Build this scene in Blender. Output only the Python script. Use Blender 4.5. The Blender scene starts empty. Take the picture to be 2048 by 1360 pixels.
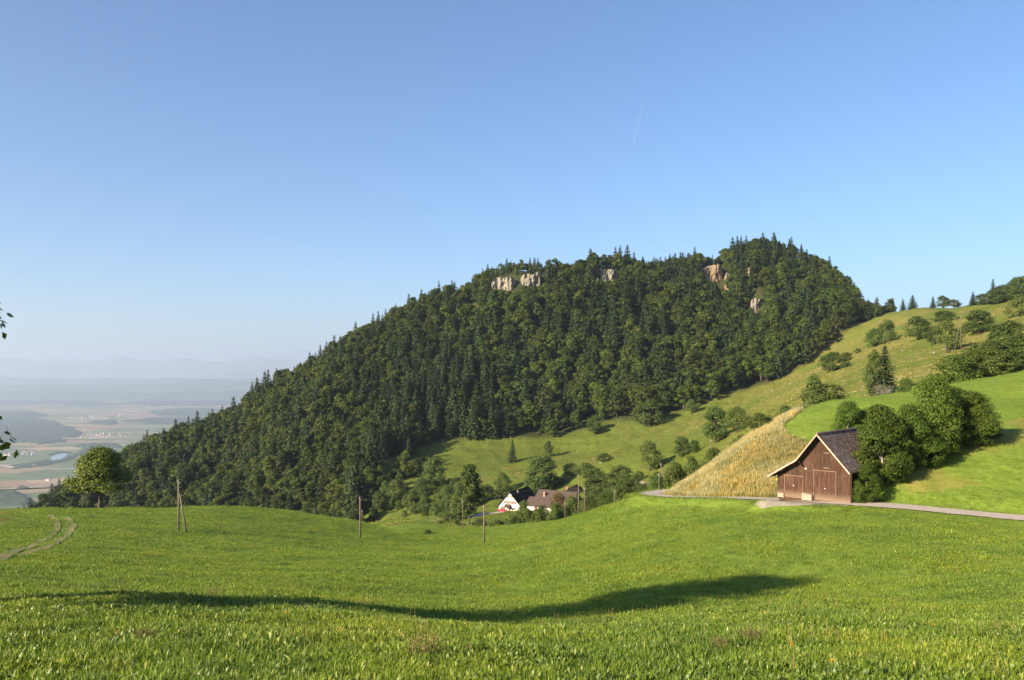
import bpy, math, random
import numpy as np
from mathutils import Vector, Matrix

# ---------------------------------------------------------------- camera / light
scene = bpy.context.scene
F = 1638.0            # focal length in photo pixels (photo is 2048 wide)
HZ = 745.0            # eye-level row of the photo
SUN_EL = 24.0
SD = Vector((0.809, 0.588, 0.0)).normalized()      # way the sunlight travels over the ground

cam_d = bpy.data.cameras.new('camera')
cam_d.sensor_width = 36.0
cam_d.lens = 36.0 * F / 2048.0
cam_d.shift_y = (HZ - 680.0) / 2048.0
cam_d.clip_start = 0.1
cam_d.clip_end = 200000.0
cam = bpy.data.objects.new('camera', cam_d)
cam.location = (0, 0, 0)
cam.rotation_euler = (math.radians(90), 0, 0)
scene.collection.objects.link(cam)
scene.camera = cam

world = bpy.data.worlds.new('World')
scene.world = world
world.use_nodes = True
nt = world.node_tree
sky = nt.nodes.new('ShaderNodeTexSky')
sky.sky_type = 'NISHITA'
sky.sun_disc = False
sky.sun_elevation = math.radians(SUN_EL)
sky.sun_rotation = math.atan2(-SD.x, -SD.y)
sky.altitude = 0
sky.air_density = 1.0
sky.dust_density = 0.6
sky.ozone_density = 6.0
nt.nodes['Background'].inputs['Strength'].default_value = 0.072
nt.links.new(sky.outputs[0], nt.nodes['Background'].inputs['Color'])

sun_d = bpy.data.lights.new('sun', 'SUN')
sun_d.energy = 5.0
sun_d.angle = math.radians(0.53)
sun_d.color = (1.0, 0.87, 0.62)
sun = bpy.data.objects.new('sun', sun_d)
ce = math.cos(math.radians(SUN_EL))
sun.rotation_euler = Vector((SD.x * ce, SD.y * ce, -math.sin(math.radians(SUN_EL)))).to_track_quat('-Z', 'Y').to_euler()
sun.location = (-60, -40, 60)
scene.collection.objects.link(sun)

scene.view_settings.view_transform = 'Standard'
scene.view_settings.look = 'None'
scene.view_settings.gamma = 1
scene.view_settings.exposure = 1.45
scene.view_settings.use_curve_mapping = False
scene.cycles.max_bounces = 6
scene.cycles.diffuse_bounces = 3
scene.cycles.transmission_bounces = 4
scene.cycles.volume_bounces = 0
scene.cycles.use_denoising = True
scene.cycles.denoiser = 'OPENIMAGEDENOISE'
scene.cycles.denoising_input_passes = 'RGB_ALBEDO_NORMAL'
scene.cycles.denoising_prefilter = 'ACCURATE'

rng = np.random.default_rng(7)
random.seed(7)

# ---------------------------------------------------------------- helpers
def link(o):
    scene.collection.objects.link(o)
    return o

def tag(o, label=None, cat=None, group=None, kind=None):
    if label: o['label'] = label
    if cat: o['category'] = cat
    if group: o['group'] = group
    if kind: o['kind'] = kind
    return o

def np_mesh(name, V, Q=None, T=None, smooth=False):
    """mesh from a vertex array and quad / triangle index arrays"""
    me = bpy.data.meshes.new(name)
    V = np.asarray(V, dtype=np.float32).reshape(-1, 3)
    Q = np.zeros((0, 4), np.int32) if Q is None or len(Q) == 0 else np.asarray(Q, np.int32)
    T = np.zeros((0, 3), np.int32) if T is None or len(T) == 0 else np.asarray(T, np.int32)
    me.vertices.add(len(V))
    me.vertices.foreach_set('co', V.ravel())
    loops = np.concatenate([Q.ravel(), T.ravel()]).astype(np.int32)
    tot = np.concatenate([np.full(len(Q), 4), np.full(len(T), 3)]).astype(np.int32)
    start = np.concatenate([[0], np.cumsum(tot)[:-1]]).astype(np.int32) if len(tot) else np.zeros(0, np.int32)
    me.loops.add(len(loops))
    me.loops.foreach_set('vertex_index', loops)
    me.polygons.add(len(tot))
    me.polygons.foreach_set('loop_start', start)
    me.polygons.foreach_set('loop_total', tot)
    me.update(calc_edges=True)
    me.polygons.foreach_set('use_smooth', np.full(len(tot), bool(smooth)))
    return me

class MB:
    """collects boxes, prisms and tubes into one mesh"""
    def __init__(s):
        s.v, s.q, s.t, s.n = [], [], [], 0
    def raw(s, V, Q=(), T=()):
        V = np.asarray(V, float).reshape(-1, 3)
        for f in Q: s.q.append([i + s.n for i in f])
        for f in T: s.t.append([i + s.n for i in f])
        s.v.append(V); s.n += len(V)
        return s
    def box(s, x0, x1, y0, y1, z0, z1):
        V = [(x0,y0,z0),(x1,y0,z0),(x1,y1,z0),(x0,y1,z0),(x0,y0,z1),(x1,y0,z1),(x1,y1,z1),(x0,y1,z1)]
        return s.raw(V, [(0,3,2,1),(4,5,6,7),(0,1,5,4),(1,2,6,5),(2,3,7,6),(3,0,4,7)])
    def hexa(s, B, Tp):
        """8-corner solid: bottom ring B, top ring Tp (counter-clockwise from above)"""
        return s.raw(list(B) + list(Tp), [(0,3,2,1),(4,5,6,7),(0,1,5,4),(1,2,6,5),(2,3,7,6),(3,0,4,7)])
    def beam(s, p, q, w, h):
        p, q = np.array(p, float), np.array(q, float)
        d = q - p; d /= np.linalg.norm(d)
        up = np.array((0, 0, 1.0)) if abs(d[2]) < .95 else np.array((0, 1.0, 0))
        a = np.cross(d, up); a /= np.linalg.norm(a); b = np.cross(a, d)
        c = [-a*w/2-b*h/2, a*w/2-b*h/2, a*w/2+b*h/2, -a*w/2+b*h/2]
        return s.raw([p+k for k in c] + [q+k for k in c], [(0,3,2,1),(4,5,6,7),(0,1,5,4),(1,2,6,5),(2,3,7,6),(3,0,4,7)])
    def tube(s, pts, rad, n=6, cap=True):
        pts = np.array(pts, float); m = len(pts)
        rad = np.broadcast_to(np.array(rad, float), (m,))
        V = []
        for i in range(m):
            d = pts[min(i+1, m-1)] - pts[max(i-1, 0)]
            d /= (np.linalg.norm(d) + 1e-9)
            up = np.array((0, 0, 1.0)) if abs(d[2]) < .9 else np.array((1.0, 0, 0))
            a = np.cross(d, up); a /= np.linalg.norm(a); b = np.cross(d, a)
            for k in range(n):
                t = 2*math.pi*k/n
                V.append(pts[i] + rad[i]*(a*math.cos(t) + b*math.sin(t)))
        Q = []
        for i in range(m-1):
            for k in range(n):
                k2 = (k+1) % n
                Q.append((i*n+k, i*n+k2, (i+1)*n+k2, (i+1)*n+k))
        T = []
        if cap:
            for k in range(1, n-1):
                T.append((0, k+1, k)); T.append(((m-1)*n, (m-1)*n+k, (m-1)*n+k+1))
        return s.raw(V, Q, T)
    def mesh(s, name, smooth=False):
        return np_mesh(name, np.concatenate(s.v), s.q, s.t, smooth)
    def build(s, name, mat, parent=None, smooth=False):
        me = s.mesh(name, smooth)
        me.materials.append(mat)
        o = link(bpy.data.objects.new(name, me))
        if parent is not None: o.parent = parent
        return o

def empty(name, loc, rz=0.0, scale=1.0):
    o = bpy.data.objects.new(name, None)
    o.empty_display_size = 0.5
    o.location = loc
    o.rotation_euler = (0, 0, rz)
    o.scale = (scale, scale, scale) if np.isscalar(scale) else scale
    return link(o)

def inst(name, me, parent, mat4=None):
    o = bpy.data.objects.new(name, me)
    if parent is not None: o.parent = parent
    return link(o)

# ---- noise
def _hash(ix, iy, seed):
    h = (ix.astype(np.int64) * 374761393 + iy.astype(np.int64) * 668265263 + seed * 974634777) & 0x7fffffff
    h = ((h ^ (h >> 13)) * 1274126177) & 0x7fffffff
    h = h ^ (h >> 16)
    return (h & 0xffff) / 65535.0
def vnoise(x, y, seed=0):
    x = np.asarray(x, float); y = np.asarray(y, float)
    ix, iy = np.floor(x), np.floor(y)
    fx, fy = x - ix, y - iy
    fx = fx*fx*fx*(fx*(fx*6-15)+10); fy = fy*fy*fy*(fy*(fy*6-15)+10)
    a = _hash(ix, iy, seed); b = _hash(ix+1, iy, seed); c = _hash(ix, iy+1, seed); d = _hash(ix+1, iy+1, seed)
    return (a*(1-fx)+b*fx)*(1-fy) + (c*(1-fx)+d*fx)*fy - .5
def fbm(x, y, seed=0, octv=4):
    s, a = 0, 1.0
    for k in range(octv):
        s = s + a * vnoise(x * 2**k + 17.3*k, y * 2**k - 9.1*k, seed + k)
        a *= .5
    return s
def sstep(a, b, x):
    t = np.clip((x - a) / (b - a), 0, 1)
    return t * t * (3 - 2 * t)

# ---- materials
def newmat(name):
    m = bpy.data.materials.new(name)
    m.use_nodes = True
    return m, m.node_tree, m.node_tree.nodes['Principled BSDF']
def nd(nt, t, **kw):
    n = nt.nodes.new(t)
    for k, v in kw.items():
        if k in n.inputs: n.inputs[k].default_value = v
        else: setattr(n, k, v)
    return n
def ramp(nt, fac, stops):
    r = nt.nodes.new('ShaderNodeValToRGB')
    while len(r.color_ramp.elements) < len(stops): r.color_ramp.elements.new(.5)
    for e, (p, c) in zip(r.color_ramp.elements, stops):
        e.position = p; e.color = (*c, 1)
    nt.links.new(fac, r.inputs[0])
    return r.outputs[0]
def mixc(nt, fac, a, b, mode='MIX'):
    m = nt.nodes.new('ShaderNodeMix'); m.data_type = 'RGBA'; m.blend_type = mode
    for s, v in ((m.inputs[0], fac), (m.inputs[6], a), (m.inputs[7], b)):
        if hasattr(v, 'links') or hasattr(v, 'is_linked'): nt.links.new(v, s)
        elif isinstance(v, (int, float)): s.default_value = v
        else: s.default_value = (*v, 1)
    return m.outputs[2]
def noise_out(nt, scale, detail=4, vec=None, rough=.55, out='Fac'):
    n = nd(nt, 'ShaderNodeTexNoise', Scale=scale, Detail=detail, Roughness=rough)
    if vec is not None: nt.links.new(vec, n.inputs['Vector'])
    return n.outputs[out]
def pos(nt):
    return nt.nodes.new('ShaderNodeNewGeometry').outputs['Position']
def bumped(nt, bsdf, h, dist, strength=1.0):
    b = nd(nt, 'ShaderNodeBump', Strength=strength, Distance=dist)
    nt.links.new(h, b.inputs['Height']); nt.links.new(b.outputs[0], bsdf.inputs['Normal'])

def plain_mat(name, c1, c2, scale=3.0, rough=.8, bump=0.0, coord='Object', stretch=None, spec=.25):
    m, t, b = newmat(name)
    tc = t.nodes.new('ShaderNodeTexCoord')
    v = tc.outputs[coord]
    if stretch:
        mp = nd(t, 'ShaderNodeMapping'); mp.inputs['Scale'].default_value = stretch
        t.links.new(v, mp.inputs[0]); v = mp.outputs[0]
    f = noise_out(t, scale, 6, v, .65)
    t.links.new(ramp(t, f, [(.3, c1), (.7, c2)]), b.inputs['Base Color'])
    b.inputs['Roughness'].default_value = rough
    b.inputs['Specular IOR Level'].default_value = spec
    if bump: bumped(t, b, f, bump)
    return m

def leaf_mat(name, stops, trans=.35, rough=.5, spec=.3, inst_var=.25):
    """foliage: colour varies per leaf and per tree; light passes through"""
    m, t, b = newmat(name)
    g = t.nodes.new('ShaderNodeNewGeometry')
    oi = t.nodes.new('ShaderNodeObjectInfo')
    col = ramp(t, g.outputs['Random Per Island'], stops)
    mv = nd(t, 'ShaderNodeMapRange'); mv.inputs[3].default_value = 1 - inst_var; mv.inputs[4].default_value = 1 + inst_var
    t.links.new(oi.outputs['Random'], mv.inputs[0])
    hs = nd(t, 'ShaderNodeHueSaturation')
    mh = nd(t, 'ShaderNodeMapRange'); mh.inputs[3].default_value = .5 - .07*inst_var; mh.inputs[4].default_value = .5 + .09*inst_var
    fr = nd(t, 'ShaderNodeMath', operation='FRACT'); mu = nd(t, 'ShaderNodeMath', operation='MULTIPLY'); mu.inputs[1].default_value = 17.31
    t.links.new(oi.outputs['Random'], mu.inputs[0]); t.links.new(mu.outputs[0], fr.inputs[0]); t.links.new(fr.outputs[0], mh.inputs[0])
    t.links.new(mh.outputs[0], hs.inputs['Hue']); t.links.new(mv.outputs[0], hs.inputs['Value']); t.links.new(col, hs.inputs['Color'])
    c = hs.outputs[0]
    t.links.new(c, b.inputs['Base Color'])
    b.inputs['Roughness'].default_value = rough
    b.inputs['Specular IOR Level'].default_value = spec
    tr = nd(t, 'ShaderNodeBsdfTranslucent')
    t.links.new(mixc(t, .5, c, (.55, .75, .08), 'MULTIPLY'), tr.inputs[0]) if False else t.links.new(c, tr.inputs[0])
    mx = nd(t, 'ShaderNodeMixShader'); mx.inputs[0].default_value = trans
    t.links.new(b.outputs[0], mx.inputs[1]); t.links.new(tr.outputs[0], mx.inputs[2])
    t.links.new(mx.outputs[0], t.nodes['Material Output'].inputs[0])
    return m

# ---------------------------------------------------------------- the lie of the land
def XYZ(px, py, Y): return ((px-1024)/F*Y, Y, (HZ-py)/F*Y)
CT = []          # control points of the terrain: x, y, z
def cp(px, py, Y, h=0): x, y, z = XYZ(px, py, Y); CT.append((x, y, z-h))
def cz(px, Y, z): CT.append(((px-1024)/F*Y, Y, z))
for px in (-60, 500, 1024, 1550, 2110):
    cz(px, 3, -2.35); cp(px, 1360, 12.8)
# brow of the near slope
for px, py, Y in ((-60,1215,26),(300,1203,26),(700,1226,28),(1000,1254,30),(1300,1240,30),(1500,1222,30)): cp(px, py, Y)
cp(1800,1232,30); cp(2100,1225,31)
# the hollow beyond
for p in ((1000,1243,41),(700,1206,39),(1300,1205,42),(350,1190,37),(1590,1146,51),(1300,1130,58),(1000,1180,60),(700,1165,58),
          (350,1140,62),(0,1110,60),(-60,1160,40),(700,1120,88),(357,1062,110),(0,1045,105),(1000,1120,92),(1300,1060,82),(1150,1090,88),
          (1800,1110,52),(1600,1070,62),(2100,1140,46),(1850,1050,66),(968,1090,130),(850,1080,140),(1130,1052,130),(720,1075,135)): cp(*p)
# crest of the left meadow and of the saddle
for p in ((-60,1027,140),(100,1021,140),(205,1017,138),(350,1014,146),(500,1016,152),(600,1028,158),(720,1049,165),(820,1070,152),
          (1230,1012,150),(1300,996,122)): cp(*p)
# ground falling away behind the left crest
for p in ((-60,185,-44),(100,190,-46),(300,200,-48),(500,205,-48),(-60,300,-100),(200,300,-95),(450,300,-82),(620,260,-60),(650,330,-75),
          (-60,600,-200),(100,480,-125)): cz(*p)
# lower meadow towards the farm
for p in ((820,1088,178),(900,1098,168),(760,1072,192),(968,1102,162),(900,1081,205),(740,1046,255),(830,1044,265),(880,1058,235),(930,1056,235),(1000,1052,240),(1060,1047,235),(1130,1040,225),(1180,1024,205),(1230,1008,190),(1000,1074,210)): cp(*p)
for p in ((1000,285,-60),(1100,280,-57),(880,300,-61),(760,320,-66),(1180,260,-50)): cz(*p)
# farm terrace
for p in ((900,1036,352),(950,1034,360),(1005,1022,378),(1060,1020,380),(1120,1020,375),(1000,1028,345),(1060,1030,340),(1160,1000,385),(1200,1000,350),(1270,972,330),(1280,962,350)): cp(*p)
# pasture of the valley side
for p in ((900,1000,430),(830,960,470),(700,955,470),(950,950,480),(830,905,545),(1000,905,545),(1100,950,440),(1100,893,560),(1250,930,390),
          (1290,852,565),(1400,880,400),(1350,945,330),(1430,905,330),(1480,786,590),(1550,795,430),(1600,742,605),(1650,700,630),(1700,720,450),
          (1690,785,285),(1850,700,380),(1800,660,520),(1900,722,300),(2000,640,420),(2040,600,520),(2110,580,520),(1950,606,580),(1900,617,640),(1850,616,670),(1800,623,685),
          (1760,795,200),(2000,720,240),(2110,690,260),(1500,850,330),(1560,840,260)): cp(*p)
for p in ((1900,900,25),(2100,800,50),(1800,950,30),(1450,165,-22),(1350,165,-27),(1600,170,-12),(1750,165,-7.5),(1900,165,-3.5),(2100,175,0),(1250,230,-40),(1400,240,-34)): cz(*p)
# near bank, lane and barn yard
for p in ((2110,730,150),(2040,744,148),(1900,770,142),(1740,797,136),(1600,820,130),(1450,912,128),(1345,984,123),(1550,880,113),(1640,862,112),
          (1510,960,101),(1740,862,112),(1500,993,94),(1400,992,105),(1330,991,115),(1720,1000,81),(1775,962,83.3),(1850,925,86),(1950,887,90),(2050,860,93.5),(2050,800,118),(1900,830,112),
          (2050,1000,76),(1900,1000,79),(1900,962,82.3),(2040,930,83.5),(1600,996,86),(1660,930,98),(1600,930,103)): cp(*p)
LANE = [(2420,1078,62),(2200,1050,68),(2048,1037,72),(1900,1022.5,75.5),(1800,1013.5,78),(1700,1006,80.2),(1620,1001,83.5),(1550,997.5,88),(1450,995.5,97.5),
        (1390,994.5,105),(1335,992.5,113),(1306,990,120),(1303,986.5,126),(1330,983,132),(1380,979,137),(1440,975,142)]
for p in LANE: cp(*p)
# wooded hill: row of tree tops, distance, tree height
RIDGE = [(60,1018,560),(160,960,640),(240,905,700),(300,872,740),(400,848,800),(480,812,820),(505,772,770),(560,732,745),(640,695,760),(700,662,780),(780,615,805),
         (850,595,830),(930,566,850),(990,550,860),(1050,548,870),(1150,546,890),(1230,543,905),(1300,520,930),(1380,498,945),(1440,495,955),
         (1500,472,960),(1560,474,950),(1630,500,905),(1680,545,845),(1720,582,790),(1770,614,720)]
for px, py, Y in RIDGE:
    cp(px, py, Y, 15 if px < 1740 else 9)
    cz(px, Y*1.16, (HZ-py)/F*Y - 70)
for p in ((200,440,-112),(400,430,-100),(550,450,-88),(650,455,-78),(400,600,-62),(600,580,-38),(800,660,2),(1000,700,25),(1200,730,48),(1400,760,78),(1560,780,92),(1660,760,72)): cz(*p)

CT = np.array(CT)
def feat(x, y):
    r = np.hypot(x, y)
    a = np.clip(np.arctan2(x, y), -.68, .68)
    return a * 1.15, np.log(np.clip(r, 2.5, 2500)), r
ca, cl, cr = feat(CT[:, 0], CT[:, 1])
cs = (CT[:, 2] + 1.6) / cr
def kern(d2): return np.where(d2 > 1e-12, .5 * d2 * np.log(d2 + 1e-20), 0)
n_ = len(CT)
A = np.zeros((n_+3, n_+3))
A[:n_, :n_] = kern((ca[:, None]-ca)**2 + (cl[:, None]-cl)**2) + np.eye(n_) * 2e-5
A[:n_, n_:] = np.stack([np.ones(n_), ca, cl], 1); A[n_:, :n_] = A[:n_, n_:].T
W = np.linalg.solve(A, np.concatenate([cs, np.zeros(3)]))
def tps(x, y):
    x = np.atleast_1d(np.asarray(x, float)); y = np.atleast_1d(np.asarray(y, float))
    sh = x.shape; x = x.ravel(); y = y.ravel()
    out = np.empty(len(x))
    for i in range(0, len(x), 40000):
        a, l, r = feat(x[i:i+40000], y[i:i+40000])
        s = kern((a[:, None]-ca)**2 + (l[:, None]-cl)**2) @ W[:n_] + W[n_] + W[n_+1]*a + W[n_+2]*l
        out[i:i+40000] = -1.6 + s * r
    return out.reshape(sh)

def spline(pts, n):
    P = np.array(pts, float); P = np.vstack([2*P[0]-P[1], P, 2*P[-1]-P[-2]])
    out = []
    for i in range(1, len(P)-2):
        for k in range(n):
            t = k/n; p0, p1, p2, p3 = P[i-1:i+3]
            out.append(.5*((2*p1)+(-p0+p2)*t+(2*p0-5*p1+4*p2-p3)*t*t+(-p0+3*p1-3*p2+p3)*t**3))
    out.append(P[-2])
    return np.array(out)
lane = spline([XYZ(*p) for p in LANE], 8)
k_ = np.ones(9)/9
lz = np.convolve(np.pad(lane[:, 2], 4, mode='edge'), k_, 'valid'); lane[:, 2] = lz

# barn frame
BO = np.array((33.0, 80.0, -12.58)); BROT = math.atan2(-.679, .734)
BX = np.array((.734, -.679)); BY = np.array((.679, .734))
def barn_local(x, y):
    dx, dy = x-BO[0], y-BO[1]
    return dx*BX[0]+dy*BX[1], dx*BY[0]+dy*BY[1]

def bumps(x, y):
    r = np.hypot(x, y)
    z = (.34*fbm(x/9, y/7, 3, 3) + .16*fbm(x/4.5, y/2.6, 7, 2)) * sstep(5, 30, r) * (1-sstep(200, 300, r))
    z = z + .07*fbm(x/1.7, y/1.7, 11, 2) * (1-sstep(120, 200, r))
    far = sstep(230, 330, r)
    z = z + far*(2.2*fbm(x/38, y/38, 21, 3) + .9*np.abs(fbm(x/13, y/13, 23, 3)) + .35*fbm(x/4.5, y/6, 25, 2))
    return z
def lane_dist(x, y):
    d = np.full(x.shape, 1e9); zl = np.zeros(x.shape)
    for i in range(len(lane)-1):
        a, b = lane[i], lane[i+1]; e = b[:2]-a[:2]; L2 = e@e + 1e-9
        t = np.clip(((x-a[0])*e[0]+(y-a[1])*e[1])/L2, 0, 1)
        dd = np.hypot(x-a[0]-t*e[0], y-a[1]-t*e[1])
        m = dd < d
        d = np.where(m, dd, d); zl = np.where(m, a[2]+t*(b[2]-a[2]), zl)
    return d, zl
def terr(x, y):
    x = np.atleast_1d(np.asarray(x, float)); y = np.atleast_1d(np.asarray(y, float))
    z = tps(x, y)
    # forest gullies
    fw = forest_w(x, y)
    px = 1024 + F*x/np.maximum(y, 1)
    lo = np.interp(px, FL[:, 0], FL[:, 1]); hi = np.interp(px, RD[:, 0], RD[:, 2])
    tt = np.clip((y-lo)/np.maximum(hi-lo, 40), 0, 1.2)
    z = z + fw * (6 + 11*sstep(0, .25, tt)*(1-sstep(.62, .95, tt))) * fbm(x/62, y/210, 31, 3)
    z = z + fw * np.interp(px, RC[0], RC[1]) * sstep(0, .75, (y-lo)/np.maximum(hi-lo, 40))
    # cattle paths along the pasture
    r = np.hypot(x, y)
    pw = sstep(250, 330, r) * (1-fw)
    z = z + pw * .34*np.sin(z*1.35 + 5*fbm(x/34, y/34, 5, 3)) * (.4 + 1.3*np.clip(fbm(x/60, y/60, 6, 2)+.3, 0, 1))
    z = z + bumps(x, y) * (1 - .0*fw)
    m = (r > 55) & (r < 190)
    if m.any():
        zm = z[m]
        lx, ly = barn_local(x[m], y[m])
        ox = np.maximum(np.maximum(-7.6-lx, 2.2*(lx-.1)), 0); oy = np.maximum(np.maximum(-2.5-ly, ly-9.5), 0)
        w = 1 - sstep(.2, 2.2, np.hypot(ox, oy))
        zm = zm*(1-w) + (BO[2]-.02 + .045*lx)*w
        d, zl = lane_dist(x[m], y[m])
        w = 1 - sstep(2.0, 4.2, d)
        zm = zm*(1-w) + (zl-.03)*w
        z[m] = zm
    return z
RC = ((60,80,120,160,200,240,280,320,360,400,440,482,500,520,560,600,680,720,800,880,920,955,985,1040,1080,1120,1160,1200,1240,1275,1320,1360,1400,1440,1480,1520,1560,1600,1640,1680,1760,1790),
      (9,9,5,3,0,-2,-4,-6,-9,-13,-16,-17,-11,-7,-3,-1,-1,-4,-4,-3,-6,0,12,12,10,10.5,10,9,7,-8,-14,-19,-24,-31,-29,-25,-25,-24,-13,3,1,0))    # trims the crest line
FL = np.array([(-300,430),(400,430),(560,400),(640,372),(700,385),(730,440),(752,490),(790,522),(830,548),(900,562),(1000,575),(1100,575),(1220,582),(1290,566),(1400,585),(1480,592),(1560,604),(1620,612),(1660,632),(1720,655),(1790,690),(1800,2000)], float)
RD = np.array(RIDGE)
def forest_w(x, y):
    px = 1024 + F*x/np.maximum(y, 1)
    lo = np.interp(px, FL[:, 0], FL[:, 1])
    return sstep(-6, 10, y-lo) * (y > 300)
def hit(px, py, y0=6, y1=1400):
    """first point of the ground along the sight line of a photo pixel"""
    Y = np.exp(np.linspace(math.log(y0), math.log(y1), 900))
    X = (px-1024)/F*Y
    dz = (HZ-py)/F*Y - terr(X, Y)
    k = np.argmax(dz < 0)
    if k == 0: raise ValueError(('no ground', px, py))
    t = dz[k-1]/(dz[k-1]-dz[k]); yy = Y[k-1]+t*(Y[k]-Y[k-1])
    return ((px-1024)/F*yy, yy, (HZ-py)/F*yy)
def gz(x, y): return float(terr(np.array([x]), np.array([y]))[0])

az = np.concatenate([np.linspace(-math.pi, -.66, 60), np.arange(-.65, .6501, .0022), np.linspace(.66, math.pi, 60)])
rr = np.exp(np.concatenate([np.linspace(math.log(1.5), math.log(10), 40)[:-1], np.arange(math.log(10), math.log(236), .0098), np.arange(math.log(236), math.log(640), .0058), np.arange(math.log(640), math.log(1500), .0098)]))
AZ, RR = np.meshgrid(az, rr)
GX, GY = RR*np.sin(AZ), RR*np.cos(AZ)
GZ = terr(GX.ravel(), GY.ravel()).reshape(GX.shape)
# sink everything beyond 1200 m below the plain
GZ = np.maximum(GZ - 900*sstep(1050, 1480, RR), -756.0)
bk = (np.clip(np.abs(AZ)-1.8, 0, None)/(math.pi-1.8)*.5)      # close the ring behind the camera
GZ = GZ*(1-bk) + GZ[:, ::-1]*bk

# near silhouette rows (what of the farther land is hidden by the meadow)
ia = (AZ[0] > -.66) & (AZ[0] < .66)
rows_near = (rr > 8) & (rr < 235)
sil_px = 1024 + F*np.tan(AZ[0][ia])
prow = HZ - F*GZ/np.maximum(GY, .1)
sil_py = np.minimum.reduce(prow[rows_near][:, ia], axis=0)
def hidden(px, py_top): return py_top > np.interp(px, sil_px, sil_py) + 2

# golden bank polygon (photo corners thrown onto the ground)
def in_poly(x, y, P):
    P = np.asarray(P); c = np.zeros(np.shape(x), bool); j = len(P)-1
    for i in range(len(P)):
        xi, yi = P[i]; xj, yj = P[j]
        c ^= ((yi > y) != (yj > y)) & (x < (xj-xi)*(y-yi)/(yj-yi+1e-12)+xi)
        j = i
    return c
BANK = [(1328,116),(1343,124),(1450,129),(1600,131),(1596,124),(1556,117),(1585,112),(1620,108),(1640,103),(1600,94.5),(1560,91.5),(1500,95.5),(1440,101),(1390,107),(1350,113)]
BANKP = np.array([((px-1024)/F*Y, Y) for px, Y in BANK])

def masks(x, y):
    r = np.hypot(x, y)
    dry = in_poly(x + .8*fbm(x/2, y/2, 41, 2), y + .8*fbm(x/2, y/2, 43, 2), BANKP).astype(float)
    past = sstep(240, 300, r)
    lx, ly = barn_local(x, y)
    brown = sstep(-.05, .35, fbm(x/7, y/7, 51, 3)+.15) * in_poly(x, y, [((px-1024)/F*Y, Y) for px, Y in ((1725,81),(2080,81),(2080,104),(1960,98),(1850,92),(1770,86))])
    brown = np.maximum(brown, sstep(.1, .4, fbm(x/5, y/5, 53, 3)) * sstep(112, 125, r) * (np.arctan2(x, y) < -.55) * (r < 160) * .8)
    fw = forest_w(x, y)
    ppx = 1024+F*x/np.maximum(y, 1)
    brown = np.maximum(brown, .95*past*sstep(1300, 1700, ppx)*sstep(-.35, .3, fbm(x/45, y/45, 57, 4)))
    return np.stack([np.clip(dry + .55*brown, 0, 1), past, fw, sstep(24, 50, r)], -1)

def grid_object(name, r0, r1, mat):
    i0 = np.searchsorted(rr, r0); i1 = min(np.searchsorted(rr, r1), len(rr)-1)
    sub = slice(i0, i1+1)
    X, Y, Z = GX[sub], GY[sub], GZ[sub]
    nr, nc = X.shape
    idx = np.arange(nr*nc).reshape(nr, nc)
    Q = np.stack([idx[:-1, :-1], idx[:-1, 1:], idx[1:, 1:], idx[1:, :-1]], -1).reshape(-1, 4)[:, ::-1]
    me = np_mesh(name, np.stack([X, Y, Z], -1).reshape(-1, 3), Q, smooth=True)
    at = me.color_attributes.new('zone', 'FLOAT_COLOR', 'POINT')
    at.data.foreach_set('color', masks(X.ravel(), Y.ravel()).astype(np.float32).ravel())
    me.materials.append(mat)
    o = link(bpy.data.objects.new(name, me)); o['kind'] = 'structure'
    return o

def ground_mat(name, fine):
    m, t, b = newmat(name)
    p = pos(t)
    zone = nd(t, 'ShaderNodeVertexColor', layer_name='zone'); sp = nd(t, 'ShaderNodeSeparateColor')
    t.links.new(zone.outputs[0], sp.inputs[0])
    n1 = noise_out(t, .07, 5, p); n2 = noise_out(t, 1.6, 6, p, .7); n3 = noise_out(t, .35, 5, p, .6)
    shaded_litter = mixc(t, n2, ramp(t, n1, [(.35, (.062, .085, .010)), (.65, (.095, .115, .014))]), (.10, .12, .018))  # near ground darkened: the shade between grass blades is put into the colour
    turf = mixc(t, ramp(t, n2, [(.34, (0, 0, 0)), (.66, (1, 1, 1))]), ramp(t, n1, [(.35, (.088, .136, .014)), (.65, (.13, .178, .022))]), (.168, .225, .035))
    green = mixc(t, zone.outputs['Alpha'], shaded_litter, turf)
    nmix = nd(t, 'ShaderNodeMath', operation='MULTIPLY_ADD'); nmix.inputs[1].default_value = .5
    t.links.new(n3, nmix.inputs[0])
    half = nd(t, 'ShaderNodeMath', operation='MULTIPLY'); half.inputs[1].default_value = .5
    t.links.new(noise_out(t, .022, 4, p, .6), half.inputs[0]); t.links.new(half.outputs[0], nmix.inputs[2])
    past = mixc(t, n2, ramp(t, nmix.outputs[0], [(.40, (.078, .116, .016)), (.55, (.115, .138, .022)), (.68, (.19, .16, .042))]), (.118, .138, .024))
    c = mixc(t, sp.outputs[1], green, past)
    c = mixc(t, sp.outputs[0], c, ramp(t, n3, [(.35, (.16, .15, .03)), (.65, (.30, .21, .07))]))
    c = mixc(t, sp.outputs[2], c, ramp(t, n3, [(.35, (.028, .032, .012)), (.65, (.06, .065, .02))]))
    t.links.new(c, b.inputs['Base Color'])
    b.inputs['Roughness'].default_value = .95
    b.inputs['Specular IOR Level'].default_value = .08
    bumped(t, b, n2, .12 if fine else .5)
    return m
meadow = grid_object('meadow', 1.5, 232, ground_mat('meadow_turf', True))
hill = grid_object('hillside', 232, 1500, ground_mat('pasture_turf', False))

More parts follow.
